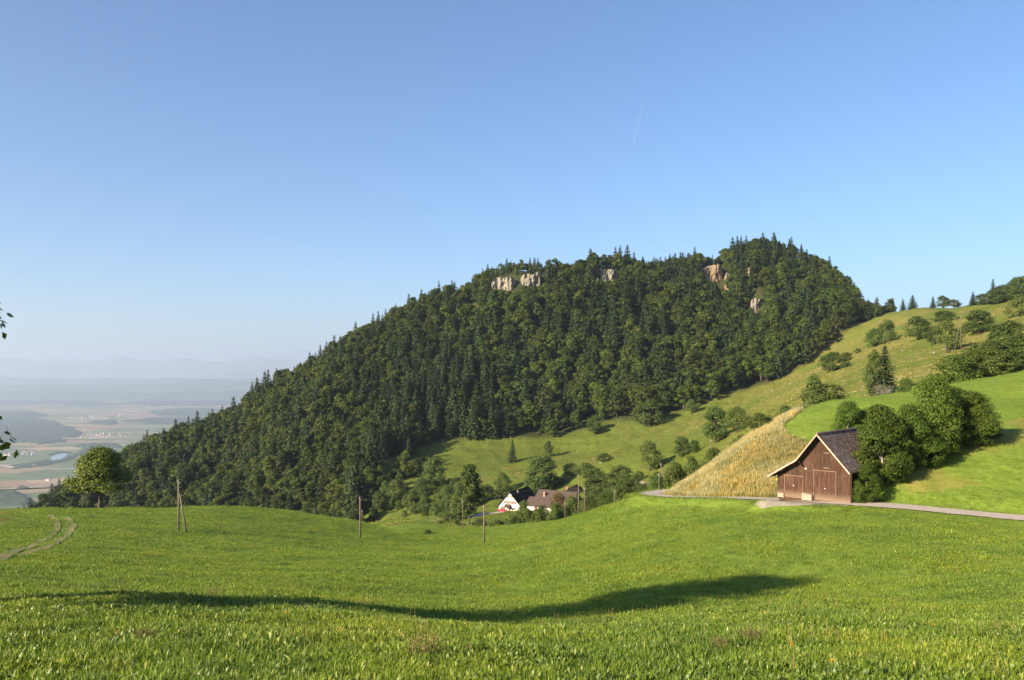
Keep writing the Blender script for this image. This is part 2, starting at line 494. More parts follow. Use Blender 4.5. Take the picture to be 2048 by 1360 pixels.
# ---------------------------------------------------------------- lane, tracks, farm road
def ribbon(name, pts, wl, wr, mat, lift=.035, nx=5, follow=True, rough_edge=.15, seed=0):
    P = np.array(pts, float)
    d = np.gradient(P[:, :2], axis=0); d /= np.linalg.norm(d, axis=1)[:, None] + 1e-9
    nrm = np.stack([-d[:, 1], d[:, 0]], 1)
    s = np.concatenate([[0], np.cumsum(np.linalg.norm(np.diff(P[:, :2], axis=0), axis=1))])
    V = []
    for i in range(len(P)):
        el = wl + rough_edge*2*vnoise(np.array([s[i]/1.3]), np.array([3.3]), seed)[0]
        er = wr + rough_edge*2*vnoise(np.array([s[i]/1.3]), np.array([8.3]), seed+1)[0]
        for k in range(nx):
            o = el + (-er-el)*k/(nx-1)
            V.append((P[i, 0]+nrm[i, 0]*o, P[i, 1]+nrm[i, 1]*o, P[i, 2]))
    V = np.array(V)
    if follow: V[:, 2] = terr(V[:, 0], V[:, 1])
    V[:, 2] += lift
    n = len(P)
    idx = np.arange(n*nx).reshape(n, nx)
    Q = np.stack([idx[:-1, :-1], idx[:-1, 1:], idx[1:, 1:], idx[1:, :-1]], -1).reshape(-1, 4)
    if np.cross(np.append(V[nx-1, :2]-V[0, :2], 0), np.append(V[nx, :2]-V[0, :2], 0))[2] < 0: Q = Q[:, ::-1]
    me = np_mesh(name, V, Q, smooth=True); me.materials.append(mat)
    o = link(bpy.data.objects.new(name, me)); o['kind'] = 'structure'
    return o
M_lane = plain_mat('lane_gravel', (.32, .255, .215), (.46, .38, .325), 1.4, .9, .02, 'Object')
M_dirt = plain_mat('dry_dirt', (.175, .165, .05), (.27, .22, .085), 1.2, .95, .03, 'Object')
lane_f = spline(lane, 3)
ribbon('lane', lane_f, 1.55, 1.55, M_lane, .05, 7, follow=False, rough_edge=.16, seed=4)
# yard in front of the barn doors
yv = []
for lx, ly in ((.25, .02), (.4, -2.3), (-1.2, -3.0), (-4, -3.6), (-7.2, -3.9), (-8.7, -3.2), (-7.9, -.2), (-7.4, .02)):
    q = BO[:2] + BX*lx + BY*ly
    yv.append((q[0], q[1]))
yv = np.array(yv)
yc = yv.mean(0); VV = [(yc[0], yc[1])]; ring = 6
for k in range(1, ring+1):
    for j in range(len(yv)*4):
        a = j/4; i = int(a); f = a-i; e = yv[i]*(1-f)+yv[(i+1) % len(yv)]*f
        e = e + (.18*vnoise(np.array([j*.7]), np.array([1.1]), 9)[0]*(k == ring))
        VV.append(tuple(yc + (e-yc)*k/ring))
VV = np.array(VV); m4 = len(yv)*4
VZ = np.column_stack([VV, terr(VV[:, 0], VV[:, 1]) + .028])
Qy = [(1+(k-1)*m4+j, 1+(k-1)*m4+(j+1) % m4, 1+k*m4+(j+1) % m4, 1+k*m4+j) for k in range(1, ring) for j in range(m4)]
Ty = [(0, 1+(j+1) % m4, 1+j) for j in range(m4)]
ym = np_mesh('barn_yard', VZ, [q[::-1] for q in Qy], Ty, True); ym.materials.append(plain_mat('yard_gravel', (.17, .15, .115), (.29, .245, .20), 1.1, .95, .02))
yo = link(bpy.data.objects.new('barn_yard', ym)); yo['kind'] = 'structure'

TRK = []
for off, pts in ((0, [(-90,1128),(-40,1118),(0,1108),(40,1099),(80,1086),(104,1070),(115,1052),(112,1040),(104,1034),(96,1029)]),
                 (1, [(-90,1142),(-40,1131),(0,1119),(50,1108),(95,1093),(125,1077),(143,1060),(147,1050),(140,1042),(134,1035)])):
    P = spline([hit(px, py, 20, 160) for px, py in pts], 8)
    TRK.append(P)
    ribbon('dirt_track', P, .34, .34, M_dirt, .05, 3, rough_edge=.10, seed=60+off)
fr = spline([hit(px, py, 240, 420) for px, py in ((880,1037),(905,1036.5),(930,1036),(955,1032),(975,1026.5),(1000,1023),(1012,1022.5))], 6)
ribbon('farm_road', fr, 2.2, 2.2, M_lane, .12, 5, rough_edge=.3, seed=70)
br = spline([hit(px, py, 260, 520) for px, py in ((1255,967),(1275,965),(1292,966),(1310,963))], 6)
ribbon('farm_road', br, 1.5, 1.5, M_lane, .12, 5, rough_edge=.3, seed=71)

# ---------------------------------------------------------------- plants: prototypes
def unit(v): return v / (np.linalg.norm(v, axis=-1, keepdims=True) + 1e-9)
def leaf_quads(c, nrm, size, aspect, rg, up_bias=None):
    """one rhombic leaf (or leaf spray) per row"""
    n = len(c)
    r = unit(rg.normal(size=(n, 3)))
    t = unit(np.cross(nrm, r)); b = np.cross(nrm, t)
    L = (size*rg.uniform(.7, 1.35, n))[:, None]; Wd = L*aspect
    V = np.stack([c-t*L*.5, c+b*Wd*.5+nrm*L*.06, c+t*L*.5, c-b*Wd*.5+nrm*L*.06], 1).reshape(-1, 3)
    Q = np.arange(4*n).reshape(n, 4)
    return V, Q
def crown_clumps(h, w, z0, shape, n, rg):
    """clump centres and radii inside an uneven crown"""
    C, R = [], []
    ph = rg.uniform(0, 6.28, 4)
    k = 0
    while len(C) < n and k < n*30:
        k += 1
        t = rg.uniform(0.03, .97)
        if shape == 'egg': prof = math.sin(math.pi*min(1, t**.75*.97+.03))**.7
        elif shape == 'cone': prof = (1-t)**.75*min(1, t*6+.35)
        elif shape == 'dome': prof = math.sqrt(max(0, 1-t*t))*min(1, .75+t)
        else: prof = math.sin(math.pi*min(1, t**.6*.95+.05))**.55
        a = rg.uniform(0, 6.283)
        lob = 1 + .14*math.sin(2*a+ph[0]) + .10*math.sin(3*a+ph[1]+3*t) + .10*math.sin(7*t+ph[2])
        rad = rg.uniform(.15, 1)**.45
        r = w/2*prof*lob*rad*.86
        cr_ = w*rg.uniform(.09, .17)
        C.append((r*math.cos(a), r*math.sin(a), z0+(h-z0)*(t*.93+.03))); R.append(cr_)
    return np.array(C), np.array(R)
def broadleaf(seed, h=10., w=8., z0=1.8, shape='egg', nclump=46, nleaf=6000, leaf=.3, aspect=.6, trunk=.2, lean=0, droop=0.):
    """unit tree: (trunk mesh, crown mesh)"""
    rg = np.random.default_rng(seed)
    C, R = crown_clumps(h, w, z0, shape, nclump, rg)
    pw = R**2/np.sum(R**2)
    ci = rg.choice(len(C), nleaf, p=pw)
    d = unit(rg.normal(size=(nleaf, 3)) + np.array((0, 0, .25)))
    rad = R[ci]*rg.uniform(.55, 1.08, nleaf)
    c = C[ci] + d*rad[:, None]*np.array((1, 1, .72))
    nrm = unit(d*.9 + unit(C[ci]-np.array((0, 0, z0+(h-z0)*.35)))*.5 + rg.normal(size=(nleaf, 3))*.55 + np.array((0, 0, .35)))
    V, Q = leaf_quads(c, nrm, leaf, aspect, rg)
    crown = np_mesh('crown', V, Q)
    mb = MB()
    top = h*.72
    tp = [(rg.normal()*.02*h*k/5 + lean*k/5, rg.normal()*.02*h*k/5, top*k/5 - (.35 if k == 0 else 0)) for k in range(6)]
    mb.tube(tp, np.array([1.25, 1, .85, .65, .42, .15])*trunk, 7)
    for k in rg.choice(len(C), min(len(C), 16), replace=False):
        e = C[k]; zb = min(max(z0*.75, e[2]-np.hypot(e[0], e[1])*.8), top*.9)
        f = zb/top*5; i = min(int(f), 4); p = np.array(tp[i])*(1-(f-i))+np.array(tp[i+1])*(f-i)
        mid = p*.5+e*.5 + np.array((0, 0, .04*h))
        mb.tube([p, mid, e], [trunk*.38, trunk*.24, trunk*.07], 5, cap=False)
    return mb.mesh('trunk', True), crown
def spruce(seed, h=16., w=6., z0=.8, levels=26, per=9, bits=7, leaf=.62, trunk=.2, ragged=.18):
    rg = np.random.default_rng(seed)
    cs_, ns_ = [], []; T = []
    for k in range(levels):
        t = (k+rg.uniform(-.3, .3))/levels; t = min(max(t, 0), .995)
        z = z0+(h-z0)*t**.92
        Rl = w/2*((1-t)**.82*(.97) + .035)
        nb = max(4, int(per*(1-.45*t)))
        a0 = rg.uniform(0, 6.28)
        for j in range(nb):
            a = a0+6.283*j/nb+rg.normal()*.18
            Rb = Rl*(1+rg.normal()*ragged)
            nbit = max(2, int(bits*(.35+.65*(1-t))))
            for s in range(nbit):
                f = (s+.6)/nbit
                for side in (-1, 1):
                    aa = a + side*rg.uniform(.02, .22)*(1-.3*f)
                    r = Rb*f
                    zz = z - .30*Rb*f**1.4 + .10*Rb*f**4 - rg.uniform(0, .14)*leaf
                    cs_.append((r*math.cos(aa), r*math.sin(aa), zz))
                    nn = np.array((math.cos(aa)*.35, math.sin(aa)*.35, .8)) + rg.normal(size=3)*.38
                    ns_.append(nn); T.append((math.cos(aa), math.sin(aa), -.45))
    c = np.array(cs_); nrm = unit(np.array(ns_)); tt = np.array(T)+rg.normal(size=(len(T), 3))*.3
    t = unit(tt - nrm*np.sum(tt*nrm, 1, keepdims=True)); b = np.cross(nrm, t)
    n = len(c)
    sz = (leaf*rg.uniform(.7, 1.3, n)*(.55+.45*(1-(c[:, 2]-z0)/(h-z0))))[:, None]
    V = np.stack([c-t*sz*.6, c+b*sz*.33-t*sz*.1, c+t*sz*.75, c-b*sz*.33-t*sz*.1], 1).reshape(-1, 3)
    Q = np.arange(4*n).reshape(n, 4)
    top = np.array([(0, 0, h+.35), (.09, 0, h-.7), (-.05, .08, h-.7), (-.05, -.08, h-.7)])
    base = len(V); V = np.vstack([V, top])
    crown = np_mesh('crown', V, Q, [(base, base+1, base+2), (base, base+2, base+3), (base, base+3, base+1)])
    mb = MB(); mb.tube([(0, 0, -.4), (0, 0, h*.3), (0, 0, h*.7), (0, 0, h*.98)], np.array((1.2, .9, .5, .08))*trunk, 6)
    return mb.mesh('trunk', True), crown

L_forest = leaf_mat('forest_leaves', [(0, (.034, .050, .008)), (.5, (.056, .076, .011)), (1, (.088, .108, .016))], .25, .55, .2, .32)
L_forest2 = leaf_mat('pale_forest_leaves', [(0, (.052, .078, .010)), (.5, (.082, .112, .014)), (1, (.118, .142, .02))], .3, .55, .2, .28)
L_spruce = leaf_mat('spruce_needles', [(0, (.024, .040, .013)), (.5, (.038, .060, .018)), (1, (.060, .080, .024))], .12, .6, .2, .25)
L_bush = leaf_mat('bush_leaves', [(0, (.050, .082, .011)), (.5, (.085, .125, .016)), (1, (.135, .175, .026))], .35, .55, .18, .18)
L_maple = leaf_mat('maple_leaves', [(0, (.075, .112, .010)), (.5, (.13, .168, .016)), (1, (.22, .24, .03))], .4, .45, .35, .1)
L_mid = leaf_mat('pasture_tree_leaves', [(0, (.055, .082, .016)), (.5, (.085, .118, .022)), (1, (.125, .155, .032))], .28, .55, .22, .22)
L_grey = leaf_mat('grey_shrub_leaves', [(0, (.13, .13, .08)), (.5, (.19, .18, .12)), (1, (.26, .24, .17))], .25, .6, .2, .1)
L_rust = leaf_mat('rusty_shrub_leaves', [(0, (.11, .08, .035)), (.5, (.17, .11, .05)), (1, (.21, .15, .07))], .25, .6, .2, .1)
L_yellow = leaf_mat('yellow_green_leaves', [(0, (.14, .17, .015)), (.5, (.20, .23, .02)), (1, (.26, .28, .03))], .3, .5, .2, .05)
M_bark = plain_mat('bark', (.055, .042, .030), (.13, .105, .08), 5, .95, .03, 'Object', (1, 1, .25))
M_bark_pale = plain_mat('pale_bark', (.20, .17, .13), (.34, .30, .25), 5, .95, .03, 'Object', (1, 1, .25))

PROTO = {}
def proto(key, gen, leafmat, bark=None):
    tr, cr_ = gen
    tr.materials.append(bark or M_bark); cr_.materials.append(leafmat)
    PROTO[key] = (tr, cr_)
for i in range(4):
    proto(('fb', i), broadleaf(100+i, 13, 10.0+i*.4, 2.2, ('egg', 'round', 'egg', 'dome')[i], 40, 1900, .85, .62, .28), L_forest)
for i in range(2):
    proto(('fp', i), broadleaf(110+i, 13, 10.0, 2.0, ('egg', 'round')[i], 40, 1900, .85, .62, .28), L_forest2)
for i in range(3):
    proto(('fs', i), spruce(120+i, 18, (7.6, 8.6, 7.0)[i], .9, 24, 10, 6, 1.15, .26), L_spruce)
for i in range(4):
    proto(('mt', i), broadleaf(130+i, 10, (9, 8, 10, 9)[i], (.7, .5, .9, .1)[i], ('egg', 'round', 'egg', 'dome')[i], 70, 5600, .42, .6, .24), L_mid)
for i in range(2):
    proto(('sh', i), broadleaf(140+i, 10, 12.0, .0, 'dome', 60, 4600, .55, .6, .12), L_mid)
proto(('ys', 0), broadleaf(144, 10, 11, .2, 'dome', 60, 4600, .5, .6, .12), L_forest2)
proto(('gr', 0), broadleaf(145, 10, 12, .0, 'dome', 60, 4600, .5, .5, .12), L_grey)
proto(('ru', 0), broadleaf(146, 10, 8, .0, 'round', 60, 4600, .45, .5, .12), L_rust)
proto(('yl', 0), broadleaf(147, 13, 7, 1.2, 'egg', 40, 1900, .8, .6, .2), L_yellow)
for i in range(2):
    proto(('ms', i), spruce(150+i, 16, (8.2, 7.2)[i], .4, 36, 12, 8, .72, .2), L_spruce)
proto(('rg', 0), broadleaf(190, 10, 5.2, 1.7, 'egg', 80, 8000, .34, .6, .13), L_mid)
proto('maple', broadleaf(161, 10, 10.2, 2.9, 'cone', 80, 20000, .29, .75, .28), L_maple)
for i in range(3):
    proto(('bu', i), broadleaf(170+i, 10, (7.6, 8.4, 8.0)[i], (.2, .5, .0)[i], ('egg', 'round', 'egg')[i], 120, 22000, .26, .6, .16), L_bush, M_bark_pale)
proto('wide', broadleaf(180, 15, 9.0, 4.0, 'dome', 90, 34000, .22, .7, .34), L_maple)

def tree(name, key, x, y, z, sx, sz, rz, label, cat='tree', group=None, sink=.15):
    e = empty(name, (x, y, z-sink), rz, (sx, sx, sz))
    tr, cr_ = PROTO[key]
    inst('trunk', tr, e); inst('crown', cr_, e)
    tag(e, label, cat, group)
    return e

# ---------------------------------------------------------------- cliffs on the wooded hill
CLIFFS = [  # px0, px1, py_top, py_bottom, label, warm
    (982, 1034, 554, 590, 'pale limestone cliff jutting from the forest, leftmost on the ridge', 0),
    (1040, 1086, 546, 580, 'grey limestone rock face just right of the pale jutting cliff', 0),
    (1192, 1240, 540, 568, 'small pale rock face below the low dip of the ridge', 0),
    (1384, 1412, 508, 534, 'small grey crag just above the large orange cliff', 0),
    (1404, 1448, 530, 576, 'large orange and grey rock face below the summit', 1),
    (1448, 1462, 546, 592, 'narrow orange rock rib right of the large orange cliff', 1),
    (1494, 1506, 536, 562, 'small orange rock scar under the summit spruces', 1),
    (1500, 1530, 596, 622, 'dark grey slab of rock low in the forest below the summit', 0),
    (1550, 1568, 594, 610, 'small pinkish rock patch among trees on the right flank', 1)]
def rock_mat(name, a, b_, c_):
    m, t, b = newmat(name)
    p = pos(t)
    mp = nd(t, 'ShaderNodeMapping'); mp.inputs['Scale'].default_value = (1, 1, .45); t.links.new(p, mp.inputs[0])
    n1 = noise_out(t, .13, 6, mp.outputs[0], .65); n2 = noise_out(t, .6, 6, mp.outputs[0], .7)
    c = ramp(t, n1, [(.36, a), (.5, b_), (.64, c_)])
    c = mixc(t, ramp(t, n2, [(.38, (0, 0, 0)), (.52, (1, 1, 1))]), (.07, .065, .045), c)
    t.links.new(c, b.inputs['Base Color']); b.inputs['Roughness'].default_value = .95
    b.inputs['Specular IOR Level'].default_value = .1
    bumped(t, b, n2, 1.2)
    return m
M_rock = rock_mat('limestone', (.13, .115, .09), (.25, .215, .17), (.34, .30, .25))
M_rock_o = rock_mat('orange_rock', (.16, .125, .085), (.27, .185, .105), (.30, .25, .19))
CL_BOX = []
for ci, (x0, x1, yt, yb, lab, warm) in enumerate(CLIFFS):
    xm = (x0+x1)/2
    try: pb = hit(xm, yb, 500, 1200)
    except ValueError: print('cliff off the hill', lab); continue
    try: pt = hit(xm, yt+2, 500, 1200)
    except ValueError: pt = (0, pb[1]*1.1, 0)
    Yb, Yt = pb[1], min(pt[1], pb[1]+90)
    Yf = Yb + .10*(Yt-Yb)
    nu, nv = 34, 26
    V = np.zeros((nv, nu, 3))
    for i in range(nv):
        v = i/(nv-1)
        for j in range(nu):
            u = j/(nu-1)
            px = x0+(x1-x0)*u
            edge = 1-abs(2*u-1)**6
            topy = yt + (1-edge)*(yb-yt)*.45 + 7*float(fbm(np.array([u*4+ci*7]), np.array([.5]), 77, 3)[0])
            fv = min(v/.8, 1.0)
            py = yb + 6 + (topy-yb-6)*fv
            q = u*(x1-x0)*.45; wv = v*(yb-yt)*.45
            dsp = 7*float(fbm(np.array([q*.16+ci*5]), np.array([wv*.05]), 81, 4)[0]) + 3.2*float(fbm(np.array([q*.5]), np.array([wv*.35+ci]), 83, 3)[0])
            Y = Yf + 8*(1-edge) + fv*.16*(Yt-Yb) + dsp + max(0, v-.8)/.2*(Yt-Yf)*.9
            x, y, z = XYZ(px, py, Y)
            zmax = (HZ-topy)/F*(Yf+.16*(Yt-Yb))
            V[i, j] = (x, y, min(z, zmax + max(0, v-.8)*8))
    idx = np.arange(nv*nu).reshape(nv, nu)
    Q = np.stack([idx[:-1, :-1], idx[:-1, 1:], idx[1:, 1:], idx[1:, :-1]], -1).reshape(-1, 4)
    me = np_mesh('rock_cliff', V.reshape(-1, 3), Q, smooth=False)
    me.materials.append(M_rock_o if warm else M_rock)
    o = link(bpy.data.objects.new('rock_cliff', me))
    tag(o, lab, 'cliff')
    CL_BOX.append((x0, x1, yt, yb, Yb, Yt))

# ---------------------------------------------------------------- forest
def jitter_points(x0, x1, y0, y1, step, rg):
    gx, gy = np.meshgrid(np.arange(x0, x1, step), np.arange(y0, y1, step))
    gx = gx + rg.uniform(-.46, .46, gx.shape)*step; gy = gy + rg.uniform(-.46, .46, gy.shape)*step
    return gx.ravel(), gy.ravel()
rg = np.random.default_rng(5)
fx, fy = jitter_points(-560, 520, 400, 1010, 7.5, rg)
fpx = 1024+F*fx/fy
lo = np.interp(fpx, FL[:, 0], FL[:, 1]) + 8*fbm(fx/30, fy/30, 91, 2)
hi = np.interp(fpx, RD[:, 0], RD[:, 2])*1.045
ok = (fy > lo+1) & (fy < hi) & (fpx > -260) & (fpx < 1800)
fx, fy, fpx = fx[ok], fy[ok], fpx[ok]
fz = terr(fx, fy)
# species: spruces gather in stands and along the crest
ridgeY = np.interp(fpx, RD[:, 0], RD[:, 2])
stand = fbm(fx/70, fy/70, 95, 3)
ps = .20 + 1.0*np.clip(stand, 0, 1) + .38*(fy > ridgeY-28)*(fpx > 240) + .62*np.exp(-((fpx-880)/170)**2)*(fy < lo[ok]+80) + .25*(fpx > 1280)*(fpx < 1560)*(fy > ridgeY-160)
isS = rg.uniform(size=len(fx)) < ps
pale = (~isS) & (rg.uniform(size=len(fx)) < .22 + .5*np.clip(fbm(fx/50, fy/50, 97, 2), 0, 1))
hgt = np.where(isS, rg.uniform(12.5, 24, len(fx)), rg.uniform(9.5, 17, len(fx)))
hgt *= np.where(fy > ridgeY-25, rg.uniform(.55, .95, len(fx)), 1)
hgt = np.where(isS & (np.abs(fpx-880) < 190) & (fy < lo[ok]+80), rg.uniform(18, 27, len(fx)), hgt)
hgt *= np.where(fpx > 1500, .92, 1)
hgt *= np.where((fpx > 978) & (fpx < 1255) & (fy > ridgeY-75), rg.uniform(.42, .75, len(fx)), 1)
big = sstep(860, 1100, fpx) * (1-.75*sstep(ridgeY-150, ridgeY-60, fy))       # taller, wider-spaced trees on the right half
drop = rg.uniform(size=len(fx)) < .40*big
hgt = hgt*(1 + .38*big)
py_top = HZ - F*(fz+hgt)/fy
py_base = HZ - F*fz/fy
keep = ~hidden(fpx, py_top) & ~drop
for (x0, x1, yt, yb, Yb, Yt) in CL_BOX:
    inb = (fpx > x0-3) & (fpx < x1+3) & (py_top < yb-5) & (py_base > yt-2) & (fy < Yt+4)
    room = (HZ-(yb-.28*(yb-yt)))/F*fy - fz
    foot = inb & (room > 3) & (py_base > yb-2)
    hgt = np.where(foot, np.minimum(hgt, room), hgt)
    keep &= ~(inb & ~foot)
# ridge-top gaps above the cliffs show sky: thin the crest there
thin = (fpx > 985) & (fpx < 1260) & (fy > ridgeY-20) & (rg.uniform(size=len(fx)) < .55)
keep &= ~thin
fx, fy, fz, fpx, isS, pale, hgt, py_top, py_base = [a[keep] for a in (fx, fy, fz, fpx, isS, pale, hgt, py_top, py_base)]
inframe = (fpx > -15) & (fpx < 2063)
size_px = hgt/fy * inframe
named = np.zeros(len(fx), bool)
for sel in (isS, ~isS):
    ids = np.where(sel)[0]
    named[ids[np.argsort(-size_px[ids])][:300]] = True
fr_rot = rg.uniform(0, 6.28, len(fx)); fr_var = rg.integers(0, 12, len(fx)); fr_w = rg.uniform(.82, 1.2, len(fx))
for i in np.where(named)[0]:
    k = int(fr_var[i])
    px = fpx[i]
    hz = (fy[i]-np.interp(px, FL[:, 0], FL[:, 1]))/(np.interp(px, RD[:, 0], RD[:, 2])-np.interp(px, FL[:, 0], FL[:, 1])+1)
    band = 'lower edge' if hz < .12 else 'lower slope' if hz < .45 else 'upper slope' if hz < .9 else 'crest'
    side = 'far left' if px < 330 else 'left' if px < 620 else 'centre left' if px < 860 else 'centre' if px < 1120 else 'centre right' if px < 1400 else 'right'
    where = side + ' ' + band + ' of the hill'
    if isS[i]:
        s = hgt[i]/18
        tree('spruce_tree', ('fs', k % 3), fx[i], fy[i], fz[i], s*1.05*fr_w[i], s, fr_rot[i],
             'dark pointed spruce in the forest, ' + where, 'spruce', 'spruces in the forest, ' + where, .3)
    else:
        s = hgt[i]/13; key = ('fp', k % 2) if pale[i] else ('fb', k % 4)
        tree('broadleaf_tree', key, fx[i], fy[i], fz[i], s*fr_w[i], s, fr_rot[i],
             ('light green' if pale[i] else 'dark green') + ' round tree in the forest, ' + where, 'tree',
             ('light' if pale[i] else 'dark') + ' broadleaf trees in the forest, ' + where, .3)
print('forest trees', len(fx), 'named', named.sum())

# scattered masses as instanced stuff
def gn_scatter(name, P, ROT, SCL, variants, IDX, kind='stuff'):
    """one object whose points carry copies of the given meshes"""
    col = bpy.data.collections.new(name + '_source')
    for k, meshes in enumerate(variants):
        col.objects.link(bpy.data.objects.new('%s_source_%02d' % (name, k), meshes))
    me = bpy.data.meshes.new(name)
    me.vertices.add(len(P)); me.vertices.foreach_set('co', np.asarray(P, np.float32).ravel())
    for nm, typ, arr, key in (('rot', 'FLOAT_VECTOR', np.asarray(ROT, np.float32).ravel(), 'vector'), ('scl', 'FLOAT_VECTOR', np.asarray(SCL, np.float32).ravel(), 'vector'),
                              ('idx', 'INT', np.asarray(IDX, np.int32), 'value')):
        a = me.attributes.new(nm, typ, 'POINT'); a.data.foreach_set(key, arr)
    o = link(bpy.data.objects.new(name, me)); o['kind'] = kind
    g = bpy.data.node_groups.new(name + '_scatter', 'GeometryNodeTree')
    g.interface.new_socket('Geometry', in_out='INPUT', socket_type='NodeSocketGeometry')
    g.interface.new_socket('Geometry', in_out='OUTPUT', socket_type='NodeSocketGeometry')
    gi, go = g.nodes.new('NodeGroupInput'), g.nodes.new('NodeGroupOutput')
    ci = g.nodes.new('GeometryNodeCollectionInfo'); ci.inputs[0].default_value = col
    ci.inputs['Separate Children'].default_value = True; ci.inputs['Reset Children'].default_value = True
    io = g.nodes.new('GeometryNodeInstanceOnPoints')
    io.inputs['Pick Instance'].default_value = True
    def attr(nm, dt):
        n = g.nodes.new('GeometryNodeInputNamedAttribute'); n.data_type = dt; n.inputs['Name'].default_value = nm
        return n.outputs['Attribute']
    g.links.new(gi.outputs[0], io.inputs['Points'])
    g.links.new(ci.outputs[0], io.inputs['Instance'])
    g.links.new(attr('idx', 'INT'), io.inputs['Instance Index'])
    e2r = g.nodes.new('FunctionNodeEulerToRotation'); g.links.new(attr('rot', 'FLOAT_VECTOR'), e2r.inputs[0])
    g.links.new(e2r.outputs[0], io.inputs['Rotation'])
    g.links.new(attr('scl', 'FLOAT_VECTOR'), io.inputs['Scale'])
    g.links.new(io.outputs[0], go.inputs[0])
    o.modifiers.new('scatter', 'NODES').node_group = g
    return o
def joined(key):
    """trunk and crown of a prototype as one mesh"""
    tr, cr_ = PROTO[key]
    me = cr_.copy()
    return me
r_ = np.where(~named)[0]
var = [joined(('fb', i)) for i in range(4)] + [joined(('fp', i)) for i in range(2)] + [joined(('fs', i)) for i in range(3)]
IDX = np.where(isS[r_], 6 + fr_var[r_] % 3, np.where(pale[r_], 4 + fr_var[r_] % 2, fr_var[r_] % 4))
sc_ = np.where(isS[r_], hgt[r_]/18, hgt[r_]/13)
tag(gn_scatter('forest', np.stack([fx[r_], fy[r_], fz[r_]-.3], 1), np.stack([0*sc_, 0*sc_, fr_rot[r_]], 1),
           np.stack([sc_*fr_w[r_], sc_*fr_w[r_], sc_], 1), var, IDX), 'dense mixed forest of beeches and spruces covering the hill', 'forest')

# ---------------------------------------------------------------- grass
def clump(seed, n, rad, h, w, lean=.5, flat=0.):
    rg = np.random.default_rng(seed)
    a = rg.uniform(0, 6.283, n); r = rad*np.sqrt(rg.uniform(0, 1, n))
    base = np.stack([r*np.cos(a), r*np.sin(a), np.zeros(n)-.02], 1)
    H = h*rg.uniform(.45, 1.25, n); Wd = w*rg.uniform(.6, 1.4, n)
    la = rg.uniform(0, 6.283, n); ln = lean*rg.uniform(.1, 1.0, n)
    out = np.stack([np.cos(la), np.sin(la), np.zeros(n)], 1)
    fa = la + math.pi/2 + rg.normal(size=n)*.5
    side = np.stack([np.cos(fa), np.sin(fa), np.zeros(n)], 1)
    mid = base + out*(ln*H*.35)[:, None] + np.array((0, 0, 1))*(H*.6*(1-flat))[:, None]
    tip = base + out*(ln*H)[:, None] + np.array((0, 0, 1))*(H*(1-.35*ln)*(1-flat*1.2))[:, None]
    V = np.stack([base-side*Wd[:, None]*.35, base+side*Wd[:, None]*.35, mid+side*Wd[:, None]*.5, mid-side*Wd[:, None]*.5, tip], 1).reshape(-1, 3)
    k = np.arange(n)[:, None]*5
    return V, k+np.array([0, 1, 2, 3]), k+np.array([3, 2, 4])
def clump_mesh(name, parts, mats):
    me_v, me_q, me_t, mq, mt_, off = [], [], [], [], [], 0
    for i, (V, Q, T) in enumerate(parts):
        me_v.append(V); me_q.append(Q+off); me_t.append(T+off); off += len(V)
        mq.append(np.full(len(Q), i)); mt_.append(np.full(len(T), i))
    me = np_mesh(name, np.concatenate(me_v), np.concatenate(me_q), np.concatenate(me_t))
    for m in mats: me.materials.append(m)
    me.polygons.foreach_set('material_index', np.concatenate(mq+mt_).astype(np.int32))
    return me
def grass_mat(name, stops, trans, rough, spec, patch=None):
    m, t, b = newmat(name)
    g = t.nodes.new('ShaderNodeNewGeometry')
    col = ramp(t, g.outputs['Random Per Island'], stops)
    n = noise_out(t, .16, 4, g.outputs['Position'], .6)
    n2 = noise_out(t, .9, 3, g.outputs['Position'], .6)
    sc = ramp(t, n, [(.34, (.72, .80, .85)), (.5, (1, 1, 1)), (.66, (1.22, 1.08, .95))])
    sc2 = ramp(t, n2, [(.36, (.74, .80, .8)), (.62, (1.14, 1.08, 1))])
    c = mixc(t, 1.0, mixc(t, 1.0, col, sc, 'MULTIPLY'), sc2, 'MULTIPLY')
    t.links.new(c, b.inputs['Base Color'])
    b.inputs['Roughness'].default_value = rough; b.inputs['Specular IOR Level'].default_value = spec
    tr = nd(t, 'ShaderNodeBsdfTranslucent'); t.links.new(c, tr.inputs[0])
    mx = nd(t, 'ShaderNodeMixShader'); mx.inputs[0].default_value = trans
    t.links.new(b.outputs[0], mx.inputs[1]); t.links.new(tr.outputs[0], mx.inputs[2])
    t.links.new(mx.outputs[0], t.nodes['Material Output'].inputs[0])
    return m
G_blade = grass_mat('grass_blades', [(0, (.090, .148, .012)), (.5, (.165, .25, .022)), (.85, (.245, .33, .037)), (1, (.33, .37, .085))], .38, .5, .3)
G_weed = grass_mat('broad_meadow_leaves', [(0, (.09, .145, .010)), (.6, (.18, .24, .025)), (1, (.36, .38, .11))], .3, .42, .36)
G_dry = grass_mat('dry_grass', [(0, (.31, .265, .10)), (.5, (.50, .43, .20)), (1, (.64, .57, .32))], .35, .6, .2)
G_drygreen = grass_mat('half_dry_grass', [(0, (.14, .16, .02)), (.5, (.26, .22, .05)), (1, (.40, .30, .10))], .35, .6, .2)
G_stalk = grass_mat('brown_seed_stalks', [(0, (.13, .085, .035)), (.5, (.22, .15, .07)), (1, (.33, .24, .12))], .25, .7, .2)
near_v = [clump_mesh('grass_clump', [clump(200+i, 46, .24, .17, .011, .7), clump(210+i, 7, .22, .15, .034, .8)], [G_blade, G_weed]) for i in range(4)]
near_v += [clump_mesh('weed_clump', [clump(220+i, 20, .2, .14, .011, .7), clump(230+i, 20, .2, .17, .042, .9)], [G_blade, G_weed]) for i in range(2)]
